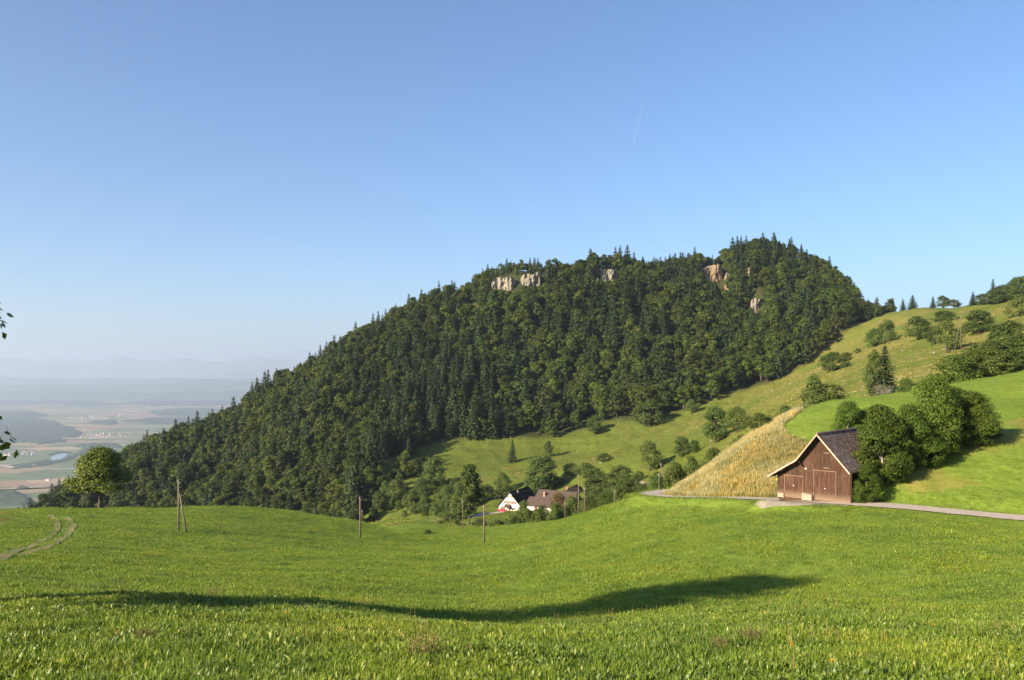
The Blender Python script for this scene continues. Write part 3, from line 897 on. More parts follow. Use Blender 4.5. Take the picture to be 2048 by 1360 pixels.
mid_v = [clump_mesh('grass_clump', [clump(240+i, 70, .52, .13, .018, .8), clump(250+i, 4, .5, .12, .032, .9)], [G_blade, G_weed]) for i in range(4)]
far_v = [clump_mesh('grass_clump', [clump(260+i, 84, 1.1, .14, .034, .9), clump(270+i, 3, 1.0, .13, .05, .9)], [G_blade, G_weed]) for i in range(3)]
G_bank = grass_mat('sun_browned_turf', [(0, (.15, .165, .02)), (.5, (.24, .215, .045)), (1, (.34, .26, .09))], .35, .6, .2)
mid_v.append(clump_mesh('grass_clump', [clump(248, 60, .52, .10, .018, .9)], [G_bank])); far_v.append(clump_mesh('grass_clump', [clump(268, 70, 1.1, .12, .034, .9)], [G_bank]))
rg = np.random.default_rng(12)
def scatter_polar(n_per_m2, r0, r1, amax=.70):
    n = int(amax*(r1*r1-r0*r0)*n_per_m2)
    a = rg.uniform(-amax, amax, n); r = np.sqrt(rg.uniform(r0*r0, r1*r1, n))
    return r*np.sin(a), r*np.cos(a)
def clear_of(x, y, near=False):
    ok = np.ones(len(x), bool)
    r = np.hypot(x, y); m = (r > 55) & (r < 190)
    if m.any():
        d, _ = lane_dist(x[m], y[m]); k = d > 1.62
        lx, ly = barn_local(x[m], y[m])
        k &= ~((lx > -7.6) & (lx < .25) & (ly > -.1) & (ly < 9.6))
        k &= ~in_poly(x[m], y[m], yv)
        ok[np.where(m)[0][~k]] = False
    for P in TRK:
        for i in range(0, len(P)-1):
            e = P[i+1, :2]-P[i, :2]; t = np.clip(((x-P[i, 0])*e[0]+(y-P[i, 1])*e[1])/(e@e+1e-9), 0, 1)
            ok &= np.hypot(x-P[i, 0]-t*e[0], y-P[i, 1]-t*e[1]) > np.where(r > 92, .55, .40)
    return ok
def visible_row(x, y, z, tall):
    """drop points that the land itself hides"""
    px = 1024+F*x/y; py = HZ-F*(z+tall)/y
    return py < 1420
def grass_field(name, label, dens, r0, r1, variants, s0, s1, exclude_bank=True):
    x, y = scatter_polar(dens, r0, r1)
    k = clear_of(x, y)
    if exclude_bank: k &= ~in_poly(x, y, BANKP)
    x, y = x[k], y[k]
    z = terr(x, y); n = len(x)
    patch = np.clip(1 + .9*fbm(x/3.2, y/3.2, 301, 3), .45, 1.6)
    sc = rg.uniform(s0, s1, n)*patch**.6
    px_ = 1024+F*x/y; sc = np.where((px_ > 1560) & (np.hypot(x, y) > 78+.02*(2048-px_)), sc*.62, sc)      # mown bank above the lane
    weedy = fbm(x/2.6, y/2.6, 305, 2) > .02
    if len(variants) == 6:
        idx = np.where(weedy & (rg.uniform(size=n) < .7), rg.integers(4, 6, n), rg.integers(0, 4, n))
    else: idx = np.where((masks(x, y)[:, 0] + rg.normal(size=n)*.12 > .24) | (rg.uniform(size=n) < .03), len(variants)-1, rg.integers(0, len(variants)-1, n))
    rot = np.stack([rg.normal(size=n)*.08, rg.normal(size=n)*.08, rg.uniform(0, 6.28, n)], 1)
    o = gn_scatter(name, np.stack([x, y, z], 1), rot, np.stack([sc, sc, sc*rg.uniform(.8, 1.2, n)], 1), variants, idx)
    return tag(o, label, 'grass')
grass_field('meadow_grass', 'short green meadow grass and broad leaves in the foreground', 23, 6, 33, near_v, .75, 1.2)
grass_field('meadow_grass', 'green meadow grass over the hollow in the middle distance', 6.5, 33, 92, mid_v, .75, 1.2)
grass_field('meadow_grass', 'green meadow grass on the farther meadow crests', 1.8, 92, 235, far_v, .7, 1.15)
# tussocks on the rough pasture
nT = 26000
a = rg.uniform(-.24, .68, nT); r = np.sqrt(rg.uniform(236**2, 640**2, nT)); x, y = r*np.sin(a), r*np.cos(a)
k = (forest_w(x, y) < .5) & (fbm(x/14, y/14, 331, 3) > -.12); x, y = x[k], y[k]; n = len(x)
tus = [clump_mesh('tussock', [clump(340+i, 44, 1.0, .34, .11, .9), clump(345+i, 18, 1.0, .36, .11, .8)], [G_blade if i < 2 else G_drygreen, G_drygreen if i < 2 else G_dry]) for i in range(4)]
dr = fbm(x/26, y/26, 335, 3) + .42*sstep(1350, 1750, 1024+F*x/y)
idx = np.where(dr + rg.normal(size=n)*.1 > .20, rg.integers(2, 4, n), rg.integers(0, 2, n)); sc = rg.uniform(.6, 1.5, n)
tag(gn_scatter('pasture_tussocks', np.stack([x, y, terr(x, y)], 1), np.stack([0*sc, 0*sc, rg.uniform(0, 6.28, n)], 1), np.stack([sc, sc, sc*.8], 1), tus, idx),
    'tufts of rough half-dry grass on the pasture', 'grass')
# pale stones on the pasture
rgs = np.random.default_rng(55)
mbs = MB(); vs = unit(rgs.normal(size=(26, 3))); 
ico = [(math.cos(t)*math.cos(p)*(1+.2*math.sin(3*t+p)), math.sin(t)*math.cos(p)*(1+.15*math.cos(2*t)), .6*math.sin(p)) for p in (-.9, -.2, .5, 1.1) for t in np.linspace(0, 6.283, 8)[:-1]]
mbs.raw(ico+[(0, 0, .62)], [(i*7+k, i*7+(k+1) % 7, (i+1)*7+(k+1) % 7, (i+1)*7+k) for i in range(3) for k in range(7)], [(21+k, 21+(k+1) % 7, 28) for k in range(7)])
stone_me = mbs.mesh('boulder'); stone_me.materials.append(plain_mat('pale_stone', (.20, .185, .16), (.30, .28, .25), 2, .9, .02))
for px, py, lab in ((1580, 768, 'white boulder high on the pasture below the forest edge'), (1545, 782, 'pale boulder left of the highest boulder'), (1806, 702, 'small white stone by the strutted post'), (1868, 706, 'white stone left of the large pylon tree'), (1905, 702, 'white stone under the large pylon tree'),
                    (1202, 926, 'pale stone at the foot of the small lone bush'), (1232, 915, 'stone beside the cattle path above the farm'), (1155, 904, 'pale stone high above the brown barn'), (1730, 740, 'stone in the pasture left of the ragged spruce')):
    try: h = hit(px, py, 200, 700)
    except ValueError: continue
    o = inst('boulder', stone_me, None); o.location = h; o.scale = (rgs.uniform(.5, .9),)*3; o.rotation_euler = (0, 0, rgs.uniform(0, 6)); tag(o, lab, 'boulder', 'pale boulders on the pasture')
# tall dry grass on the bank
x = rg.uniform(BANKP[:, 0].min(), BANKP[:, 0].max(), 16000); y = rg.uniform(BANKP[:, 1].min(), BANKP[:, 1].max(), 16000)
k = in_poly(x + .9*fbm(x/2, y/2, 41, 2), y + .9*fbm(x/2, y/2, 43, 2), BANKP) & clear_of(x, y)
x, y = x[k], y[k]; n = len(x)
px = 1024+F*x/y
dryv = [clump_mesh('dry_grass_clump', [clump(280+i, 34, .38, .75, .022, .55), clump(290+i, 16, .4, .5, .03, .6)], [G_dry, G_drygreen]) for i in range(3)]
dryv += [clump_mesh('half_dry_clump', [clump(284+i, 10, .38, .7, .022, .55), clump(294+i, 44, .4, .55, .03, .6)], [G_dry, G_drygreen]) for i in range(2)]
gold = fbm(x/6, y/6, 311, 3) + .75*(y-111)/20
idx = np.where(gold + rg.normal(size=n)*.12 > -.02, rg.integers(0, 3, n), rg.integers(3, 5, n))
sc = rg.uniform(.7, 1.25, n)
tag(gn_scatter('tall_dry_grass', np.stack([x, y, terr(x, y)], 1), np.stack([rg.normal(size=n)*.1, rg.normal(size=n)*.1, rg.uniform(0, 6.28, n)], 1), np.stack([sc, sc, sc], 1), dryv, idx),
    'tall golden dry grass on the bank left of the barn', 'dry grass')
# thin seed stalks along the brow
x, y = scatter_polar(.8, 14, 46, .64); k = (fbm(x/3, y/3, 315, 2) > .12); x, y = x[k], y[k]; n = len(x)
stv = [clump_mesh('stalk_clump', [clump(320+i, 7, .25, .45, .008, .25), clump(325+i, 5, .25, .3, .01, .5)], [G_stalk, G_blade]) for i in range(3)]
sc = rg.uniform(.6, 1.2, n)
tag(gn_scatter('seed_stalks', np.stack([x, y, terr(x, y)], 1), np.stack([0*sc, 0*sc, rg.uniform(0, 6.28, n)], 1), np.stack([sc]*3, 1), stv, rg.integers(0, 3, n)),
    'thin brown seed stalks standing above the meadow grass', 'grass stalks')
# small flowers
def flower_mesh(c, seed):
    mb = MB(); rgf = np.random.default_rng(seed)
    for q in range(3):
        ox, oy, hh = rgf.uniform(-.12, .12), rgf.uniform(-.12, .12), rgf.uniform(.10, .17)
        mb.tube([(ox, oy, 0), (ox, oy, hh)], .004, 4)
        ring = [(ox+.016*math.cos(a), oy+.016*math.sin(a), hh+.008*(i % 2)) for i, a in enumerate(np.linspace(0, 6.283, 9)[:-1])]
        mb.raw([(ox, oy, hh+.012)]+ring, [], [(0, 1+i, 1+(i+1) % 8) for i in range(8)])
    me = mb.mesh('flower'); m, t, b = newmat('flower_petals'); b.inputs['Base Color'].default_value = (*c, 1); b.inputs['Roughness'].default_value = .7
    me.materials.append(m); return me
x, y = scatter_polar(.09, 12, 30, .62); n = len(x); sc = rg.uniform(.7, 1.3, n)
tag(gn_scatter('meadow_flowers', np.stack([x, y, terr(x, y)], 1), np.stack([0*sc, 0*sc, rg.uniform(0, 6.28, n)], 1), np.stack([sc]*3, 1),
    [flower_mesh((.50, .26, .01), 1), flower_mesh((.5, .25, .01), 2), flower_mesh((.24, .13, .09), 3), flower_mesh((.24, .22, .13), 4)], rg.integers(0, 4, n)),
    'tiny yellow, pink and white flowers in the meadow', 'flowers')
# wilted dock and thistle clumps one can pick out
M_w = []
wild = np_mesh('stems', *[np.concatenate(a) if i == 0 else a for i, a in enumerate(([clump(331, 34, .34, .52, .012, .45)[0]], clump(331, 34, .34, .52, .012, .45)[1], clump(331, 34, .34, .52, .012, .45)[2]))])
wild.materials.append(G_stalk)
rgw = np.random.default_rng(332)
wc = np.stack([rgw.normal(size=420)*.26, rgw.normal(size=420)*.26, rgw.uniform(.12, .52, 420)], 1)
wv, wq = leaf_quads(wc, unit(rgw.normal(size=(420, 3))+np.array((0, 0, .5))), .055, .55, rgw)
wl = np_mesh('seed_heads', wv, wq); wl.materials.append(G_stalk)
for px, py, s, lab in ((850, 1318, .85, 'patch of brown wilted dock low in the centre foreground'), (725, 1216, .7, 'pale dry thistle clump on the brow before the shadow, left of centre'),
                       (430, 1196, .8, 'tuft of dry stalks at the left end of the long shadow'), (1500, 1282, .55, 'loose group of pale seed heads in the right foreground'),
                       (1440, 1300, .5, 'small dry clump left of the pale seed heads'), (290, 1283, .5, 'reddish dry clump in the left foreground')):
    h = hit(px, py, 8, 60)
    e = empty('wild_plant', h, random.uniform(0, 6), s); inst('stems', wild, e); inst('seed_heads', wl, e); tag(e, lab, 'wild plant', 'wilted plants in the meadow')

# ---------------------------------------------------------------- single trees and shrubs
def pt(px, base, Y, top, wpx):
    """ground point, height and width of a tree seen at px with its top at row `top`"""
    if Y: x, y = (px-1024)/F*Y, Y
    else: x, y, _ = hit(px, base, 60, 900)
    z = gz(x, y)
    return x, y, z, max(.8, (HZ-top)/F*y - z), wpx/F*y
TREES = [
 # name, key, px, base row or 0, distance or 0, top row, width px, label, category
 ('spruce_tree',('ms',1),1786,0,690,596,16,'slim spruce on the skyline at the left end of the saddle','spruce'),
 ('spruce_tree',('ms',0),1806,0,684,597,17,'slim spruce on the skyline, second from the wooded hill','spruce'),
 ('spruce_tree',('ms',0),1825,0,680,590,27,'broad dark spruce on the skyline of the saddle','spruce'),
 ('spruce_tree',('ms',1),1866,0,660,592,14,'thin spruce on the skyline beside a bushy tree','spruce'),
 ('broadleaf_tree',('mt',1),1886,0,655,590,26,'bushy tree on the skyline right of a thin spruce','tree'),
 ('broadleaf_tree',('mt',0),1908,0,600,598,30,'low round tree on the skyline beside the wooden pylon','tree'),
 ('spruce_tree',('ms',1),1946,0,560,583,18,'lone pointed spruce on the skyline right of the pylon','spruce'),
 ('spruce_tree',('ms',0),1986,0,560,557,22,'tall spruce at the left edge of the skyline grove','spruce'),
 ('broadleaf_tree',('mt',1),1968,0,545,586,38,'low tree on the skyline between two spruces at the right','tree'),
 ('broadleaf_tree',('mt',0),2008,0,540,568,48,'round tree in the skyline grove at the right edge','tree'),
 ('broadleaf_tree',('mt',1),2040,0,540,552,52,'tallest round tree of the skyline grove at the right edge','tree'),
 ('broadleaf_tree',('mt',0),1990,0,536,576,40,'tree right beside the tall spruce of the skyline grove','tree'),
 ('broadleaf_tree',('mt',2),2024,0,534,562,46,'tree just left of the tallest in the skyline grove','tree'),
 ('broadleaf_tree',('mt',0),2062,0,536,546,56,'tree of the skyline grove cut by the right edge','tree'),
 ('broadleaf_tree',('mt',1),2046,0,505,574,44,'lower tree in front of the skyline grove at the edge','tree'),
 ('broadleaf_tree',('mt',0),1940,0,186,700,66,'tree third from the left in the row behind the crest','tree'),
 ('broadleaf_tree',('mt',1),1986,0,186,688,76,'round tree in front of the row behind the crest','tree'),
 ('shrub',('sh',0),2040,632,0,590,46,'dark shrub on the upper pasture at the right edge','shrub'),
 ('shrub',('sh',1),1888,644,0,620,52,'low grey-green thicket below the skyline notch','shrub'),
 ('broadleaf_tree',('mt',1),1836,680,0,630,52,'round tree on the upper pasture, left of the two by the pylon','tree'),
 ('broadleaf_tree',('mt',0),1893,706,0,636,58,'large dark tree on the pasture left of the pylon','tree'),
 ('broadleaf_tree',('mt',2),1868,690,0,650,40,'smaller tree tucked against the large tree by the pylon','tree'),
 ('broadleaf_tree',('mt',1),1958,668,0,618,62,'broad tree on the pasture right of the pylon','tree'),
 ('shrub',('ys',0),1932,667,0,648,22,'small pale shrub between pylon and broad tree','shrub'),
 ('shrub',('sh',1),1772,686,0,637,46,'tall shrub at the forest edge below the saddle','shrub'),
 ('shrub',('sh',0),1748,694,0,655,36,'lower shrub at the forest edge below the saddle','shrub'),
 ('shrub',('sh',0),1664,742,0,702,52,'round shrub where forest and upper pasture meet','shrub'),
 ('shrub',('ys',0),1692,724,0,704,26,'small shrub in the pasture right of the forest corner','shrub'),
 ('shrub',('sh',1),1716,706,0,696,16,'tiny shrub alone in the upper pasture','shrub'),
 ('spruce_tree',('ms',0),1770,0,205,690,66,'large ragged spruce standing behind the green crest','spruce'),
 ('broadleaf_tree',('mt',0),1747,0,212,696,40,'slender dark tree left beside the ragged spruce','tree'),
 ('shrub',('gr',0),1765,0,172,768,60,'grey-leaved shrub at the foot of the ragged spruce','shrub'),
 ('shrub',('sh',1),1812,0,178,752,32,'small bush right of the ragged spruce','shrub'),
 ('broadleaf_tree',('mt',2),1628,0,172,744,52,'taller dark tree behind the top of the golden bank','tree'),
 ('broadleaf_tree',('mt',3),1652,0,160,762,92,'broad bushy tree behind the top of the golden bank','tree'),
 ('shrub',('sh',0),1574,0,152,806,48,'shrub peeping over the upper end of the golden bank','shrub'),
 ('shrub',('sh',1),1536,0,162,826,44,'shrub behind the upper middle of the golden bank','shrub'),
 ('shrub',('sh',0),1480,0,170,866,44,'shrub behind the middle of the golden bank','shrub'),
 ('shrub',('ys',0),1428,0,175,893,44,'pale shrub behind the lower middle of the golden bank','shrub'),
 ('broadleaf_tree',('mt',0),2025,0,200,638,112,'large tree at the right edge behind the green crest','tree'),
 ('broadleaf_tree',('mt',3),1968,0,190,678,82,'bushy tree in the row behind the green crest, second from the right edge','tree'),
 ('shrub',('ys',0),1912,0,182,708,88,'light green bush at the left end of the row behind the crest','shrub'),
 ('broadleaf_tree',('mt',3),2075,0,188,670,90,'tree cut by the right edge behind the green crest','tree'),
 ('broadleaf_tree',('mt',0),1998,0,196,662,96,'dark tree between the large edge tree and the bushy tree behind the crest','tree'),
 ('broadleaf_tree',('mt',1),1432,884,0,810,62,'large dark tree of the pair in mid pasture','tree'),
 ('broadleaf_tree',('mt',2),1474,866,0,812,62,'paler tree of the pair in mid pasture','tree'),
 ('shrub',('sh',0),1522,862,0,823,46,'bush on the pasture right of the tree pair','shrub'),
 ('broadleaf_tree',('mt',2),1383,827,0,797,30,'small lone tree just below the forest edge','tree'),
 ('broadleaf_tree',('mt',0),1299,942,0,880,52,'loose-crowned tree on the pasture above the farm road','tree'),
 ('broadleaf_tree',('mt',1),1364,914,0,871,40,'round tree on the pasture behind the lane bend','tree'),
 ('shrub',('ys',0),1389,906,0,879,22,'small bright bush beside a round pasture tree','shrub'),
 ('shrub',('sh',0),1208,923,0,905,28,'small lone bush on the pasture above the farm','shrub'),
 ('shrub',('sh',1),1278,962,0,940,26,'loose shrub above the farm road','shrub'),
 ('spruce_tree',('ms',0),1025,924,0,880,26,'lone spruce on the pasture above the white house','spruce'),
 ('broadleaf_tree',('mt',2),1096,912,0,880,24,'pale small tree on the pasture right of the lone spruce','tree'),
 ('spruce_tree',('ms',1),817,928,0,870,22,'spruce stepping out of the forest edge onto the pasture','spruce'),
 ('shrub',('sh',0),866,972,0,912,52,'dense dark thicket on the pasture left of the tall farm tree','shrub'),
 ('broadleaf_tree',('mt',0),1192,868,0,828,38,'beech at the lower forest edge above the farm','tree'),
 ('broadleaf_tree',('mt',1),1300,852,0,797,62,'big round beech bulging from the lower forest edge','tree'),
 # round the farm
 ('broadleaf_tree',('rg',0),938,0,240,926,64,'tall ragged tree with bare stem by the farm drive','tree'),
 ('broadleaf_tree',('mt',2),918,1008,0,968,40,'smaller tree behind the tall ragged tree','tree'),
 ('broadleaf_tree',('mt',1),1084,985,0,908,74,'largest tree behind the farm roofs','tree'),
 ('broadleaf_tree',('mt',2),1004,986,0,942,42,'loose tree behind the white house','tree'),
 ('shrub',('sh',0),1002,996,0,976,30,'dark bush behind the white gable','shrub'),
 ('shrub',('ys',0),1068,986,0,962,46,'bright yellow-green bush between the two farm roofs','shrub'),
 ('broadleaf_tree',('mt',3),1108,972,0,952,46,'dark round tree behind the brown barn roof','tree'),
 ('broadleaf_tree',('mt',0),1143,952,0,925,44,'tree behind the power pole beside the farm','tree'),
 ('broadleaf_tree',('mt',2),1172,956,0,924,56,'spreading tree right behind the farm','tree'),
 ('broadleaf_tree',('mt',1),1198,990,0,940,52,'round tree at the right end of the farm','tree'),
 ('broadleaf_tree',('mt',0),1238,976,0,928,64,'open-crowned tree right of the farm','tree'),
 ('broadleaf_tree',('mt',3),1206,992,0,962,42,'bright leafy tree in front of the open-crowned tree','tree'),
 ('shrub',('sh',0),896,0,262,1023,42,'bush at the left end of the hedge below the farm','shrub'),
 ('shrub',('sh',1),924,0,268,1046,30,'low bush by the hedge pole','shrub'),
 ('shrub',('sh',0),958,0,268,1036,46,'round hedge bush left of the wooden pole','shrub'),
 ('shrub',('sh',1),992,0,270,1036,42,'hedge bush right of the wooden pole','shrub'),
 ('shrub',('sh',0),1022,0,272,1028,46,'hedge bush below the red car','shrub'),
 ('shrub',('ys',0),1049,0,275,1013,44,'hedge bush below the white gable corner','shrub'),
 ('shrub',('sh',1),1080,0,272,1007,54,'large hedge bush in front of the barn wall','shrub'),
 ('shrub',('sh',1),1047,0,330,998,26,'slim shrub against the white house corner','shrub'),
 ('shrub',('ru',0),1117,0,300,984,42,'rust-coloured shrub in front of the barn roof','shrub'),
 ('shrub',('sh',0),1112,0,265,1003,44,'green bush under the rust-coloured shrub','shrub'),
 ('shrub',('sh',1),1143,0,262,987,44,'tall bush between the two power poles','shrub'),
 ('shrub',('sh',0),1178,0,250,989,56,'wide bush right of the thin power pole','shrub'),
 ('shrub',('ys',0),1212,0,240,981,40,'bush left of the short pole near the lane','shrub'),
 ('broadleaf_tree',('mt',3),1252,0,210,953,52,'leafy bush by the short pole below the lane bend','bush'),
 ('shrub',('sh',1),1285,0,200,965,34,'low bush between leafy bush and lane bend','shrub'),
 ('shrub',('sh',0),1312,0,178,941,40,'bush behind the left end of the lane','shrub'),
 ('shrub',('sh',1),1348,0,170,919,56,'dark bush behind the foot of the golden bank','shrub'),
 ('shrub',('sh',0),1384,0,172,908,40,'bush behind the bank, right of the twin poles','shrub'),
 ('shrub',('sh',1),855,1068,0,1058,18,'tiny lone bush in the dip of the lower meadow','shrub'),
 ('broadleaf_tree',('yl',0),736,0,690,728,15,'single bright yellow-green tree high in the forest','tree'),
 # by the barn
 ('broadleaf_tree',('bu',2),1696,0,98,797,74,'dark tree behind the barn roof','tree'),
 ('broadleaf_tree',('bu',0),1764,0,83.2,806,122,'bushy tree crowding the right side of the barn roof','tree'),
 ('shrub',('bu',2),1733,0,80.6,925,62,'low shrub at the barn\'s right wall','shrub'),
 ('broadleaf_tree',('bu',1),1868,916,0,744,128,'tallest tree of the clump right of the barn','tree'),
 ('broadleaf_tree',('bu',0),1818,0,85.2,806,84,'tree in the middle of the clump right of the barn','tree'),
 ('broadleaf_tree',('bu',2),1942,890,0,778,116,'round tree at the right end of the barn clump','tree'),
 ('shrub',('bu',1),1895,906,0,838,80,'lower bush in front of the clump right of the barn','shrub'),
 ('shrub',('bu',2),1982,876,0,834,44,'small bush at the far right of the barn clump','shrub'),
 ('shrub',('bu',2),1790,0,83,868,70,'dark shrub under the bushy tree beside the barn','shrub'),
 ('shrub',('bu',0),1845,0,85.2,836,84,'shrub below the tallest tree of the barn clump','shrub'),
 ('broadleaf_tree',('bu',2),1912,0,90,770,86,'tree between the tallest and the round tree of the barn clump','tree'),
 ('broadleaf_tree',('bu',1),1728,0,99,812,66,'tree behind the barn\'s rear roof end','tree'),
 ('shrub',('bu',0),1716,0,80.2,958,34,'lowest shrub at the barn\'s front right corner','shrub'),
 # left meadow
 ('maple_tree','maple',200,0,138,890,134,'lone round maple on the left crest','tree'),
]
for name, key, px, base, Y, top, wpx, lab, cat in TREES:
    x, y, z, h, w = pt(px, base, Y, top, wpx)
    tr, cr_ = PROTO[key]
    bx = np.array([v[:] for v in cr_.vertices[::7].__iter__()] if False else [cr_.vertices[i].co[:] for i in range(0, len(cr_.vertices), 9)])
    h0 = bx[:, 2].max(); w0 = bx[:, 0].max()-bx[:, 0].min()
    tree(name, key, x, y, z, w/w0*1.02, h/h0, (px*.37) % 6.28, lab, cat, None, .12)
# the big tree whose shadow crosses the hollow; only its branch tips reach into the picture
tx, ty = -21.3, 22.5
tree('broadleaf_tree', 'wide', tx, ty, gz(tx, ty), 1.42, 1.03, 1.2, 'dark tree at the left edge, only leafy branch tips in view', 'tree')
# shrubs sprinkled over the rough slope left of the farm
rg = np.random.default_rng(77)
cnt = 0
for _ in range(400):
    px, py = rg.uniform(700, 930), rg.uniform(915, 1044)
    if py > 1052-.02*(px-700) or py < 1000-.62*(px-690) + 20*rg.uniform(): continue
    if px > 830 and py < 985 and rg.uniform() < .6: continue
    try: h = hit(px, py, 240, 600)
    except ValueError: continue
    if h[1] < 300: continue
    big = rg.uniform()
    s = rg.uniform(.3, .62) if big < .6 else rg.uniform(.7, 1.15)
    cnt += 1
    if cnt > 74: break
    band = ('upper' if py < 965 else 'middle' if py < 1005 else 'lower') + ' part of the rough slope left of the farm'
    if big < .6: tree('shrub', (('sh', 0), ('sh', 1), ('ys', 0))[int(rg.integers(0, 3))], *h, s*rg.uniform(.8, 1.1), s, rg.uniform(0, 6), 'small shrub among others on the ' + band, 'shrub', 'shrubs, ' + band)
    else: tree('broadleaf_tree', ('mt', int(rg.integers(0, 4))), *h, s, s*rg.uniform(.9, 1.2), rg.uniform(0, 6), 'young tree among shrubs on the ' + band, 'tree', 'young trees, ' + band)
# belt of trees behind and right of the farm
for px, base, top, wpx, key, lab in ((1060,990,950,34,('mt',3),'small round tree behind the roof of the white house'),
    (1186,994,958,40,('ys',0),'pale bush in the tree belt right of the farm'),(1222,986,946,44,('mt',1),'dark tree in the middle of the belt right of the farm'),
    (1252,980,946,36,('mt',2),'tree at the right end of the belt behind the short pole'),(1226,1000,972,40,('sh',0),'low bush under the open-crowned tree'),(1250,990,968,44,('sh',1),'low bush at the right foot of the tree belt'),
    (1190,1004,980,40,('sh',0),'low bush at the left foot of the tree belt'),(960,1006,968,30,('mt',3),'round bush between ragged tree and white gable'),(978,1000,968,26,('sh',1),'small bush above the farm drive'),
    (902,1008,972,34,('mt',2),'leafy tree left of the ragged tree'),(884,1012,985,36,('sh',0),'bush left of the farm drive'),(1270,975,948,26,('sh',0),'bush by the end of the upper farm road')):
    x, y, z, h, w = pt(px, base, 0, top, wpx)
    tree('shrub' if 'bush' in lab else 'broadleaf_tree', key, x, y, z, w/9.0, h/10.0, random.uniform(0, 6.28), lab, 'shrub' if 'bush' in lab else 'tree')
# bleached dead trunks
mb = MB(); mb.tube([(0, 0, -.5), (.05, 0, 5), (0, .1, 11)], (.32, .22, .08), 6)
mb.tube([(0.03, 0, 6), (.7, 0, 6.9)], (.08, .03), 4); mb.tube([(0.03, 0, 7.4), (-.6, .2, 8.2)], (.07, .03), 4)
dead_me = mb.mesh('trunk', True)
M_dead = plain_mat('bleached_wood', (.17, .15, .13), (.27, .25, .22), 3, .9)
dead_me.materials.append(M_dead)
for px, py, s, lab in ((1371, 572, 1.2, 'bleached dead trunk left of the large orange cliff'), (1484, 505, 1.1, 'grey dead trunk just below the summit'), (1602, 560, 1.5, 'tall pale dead trunk on the right flank of the hill'),
                       (1271, 552, 1.2, 'pale dead trunk on the ridge between the cliffs'), (1690, 535, .8, 'dead snag on the right skyline of the wooded hill'), (872, 745, 1.3, 'pale dead trunk in the middle of the forest'),
                       (1305, 510, .8, 'bare dead spruce trunk on the skyline left of the summit')):
    try: h = hit(px, py+8, 400, 1100)
    except ValueError: continue
    o = inst('dead_tree', dead_me, None); o.location = h; o.scale = (s*.9, s*.9, s*1.15); tag(o, lab, 'dead tree')

# ---------------------------------------------------------------- the barn by the lane
def wood_mat(name, a, b_, c_, sc=1.0, rough=.85, pale_foot=False):
    m, t, b = newmat(name)
    tc = t.nodes.new('ShaderNodeTexCoord'); g = t.nodes.new('ShaderNodeObjectInfo')
    mp = nd(t, 'ShaderNodeMapping'); mp.inputs['Scale'].default_value = (9*sc, 9*sc, .7*sc)
    t.links.new(tc.outputs['Object'], mp.inputs[0])
    n1 = noise_out(t, 1.3, 6, mp.outputs[0], .7); n2 = noise_out(t, .9, 4, tc.outputs['Object'], .6)
    c = ramp(t, n1, [(.30, a), (.5, b_), (.72, c_)])
    v = nd(t, 'ShaderNodeMapRange'); v.inputs[3].default_value = .78; v.inputs[4].default_value = 1.2
    t.links.new(g.outputs['Random'], v.inputs[0])
    hs = nd(t, 'ShaderNodeHueSaturation'); t.links.new(v.outputs[0], hs.inputs['Value']); t.links.new(c, hs.inputs['Color'])
    c = mixc(t, ramp(t, n2, [(.5, (0, 0, 0)), (.72, (.55, .55, .55))]), hs.outputs[0], c_)
    if pale_foot:   # sun-bleached, splashed foot of the boards
        sx = nd(t, 'ShaderNodeSeparateXYZ'); t.links.new(tc.outputs['Object'], sx.inputs[0])
        ad = nd(t, 'ShaderNodeMath', operation='MULTIPLY_ADD'); ad.inputs[1].default_value = 1.1; t.links.new(n1, ad.inputs[0]); t.links.new(sx.outputs['Z'], ad.inputs[2])
        mr = nd(t, 'ShaderNodeMapRange'); mr.inputs[1].default_value = .45; mr.inputs[2].default_value = 1.15; mr.inputs[3].default_value = .75; mr.inputs[4].default_value = 0
        t.links.new(ad.outputs[0], mr.inputs[0])
        c = mixc(t, mr.outputs[0], c, (.24, .17, .12))
    t.links.new(c, b.inputs['Base Color']); b.inputs['Roughness'].default_value = rough
    b.inputs['Specular IOR Level'].default_value = .15
    bumped(t, b, n1, .012)
    return m
M_plank = wood_mat('brown_stained_boards', (.042, .020, .012), (.068, .034, .021), (.125, .074, .050), 1, .85, True)
M_doorw = wood_mat('reddish_door_boards', (.046, .020, .012), (.076, .036, .023), (.135, .075, .052), 1, .85, True)
M_frame = wood_mat('faded_frame_boards', (.10, .055, .038), (.16, .095, .07), (.24, .16, .12), .8)
M_trim = wood_mat('pale_verge_boards', (.26, .18, .13), (.38, .29, .23), (.50, .40, .33), .6)
M_under = wood_mat('dark_soffit_boards', (.05, .028, .018), (.08, .042, .026), (.11, .06, .04), 1)
M_conc = plain_mat('pale_concrete', (.26, .20, .15), (.38, .30, .23), 4, .9, .01)
M_metal = plain_mat('white_enamel', (.7, .7, .68), (.8, .8, .78), 4, .4)
M_sign = plain_mat('yellow_sign_paint', (.75, .42, .02), (.82, .5, .04), 3, .5)
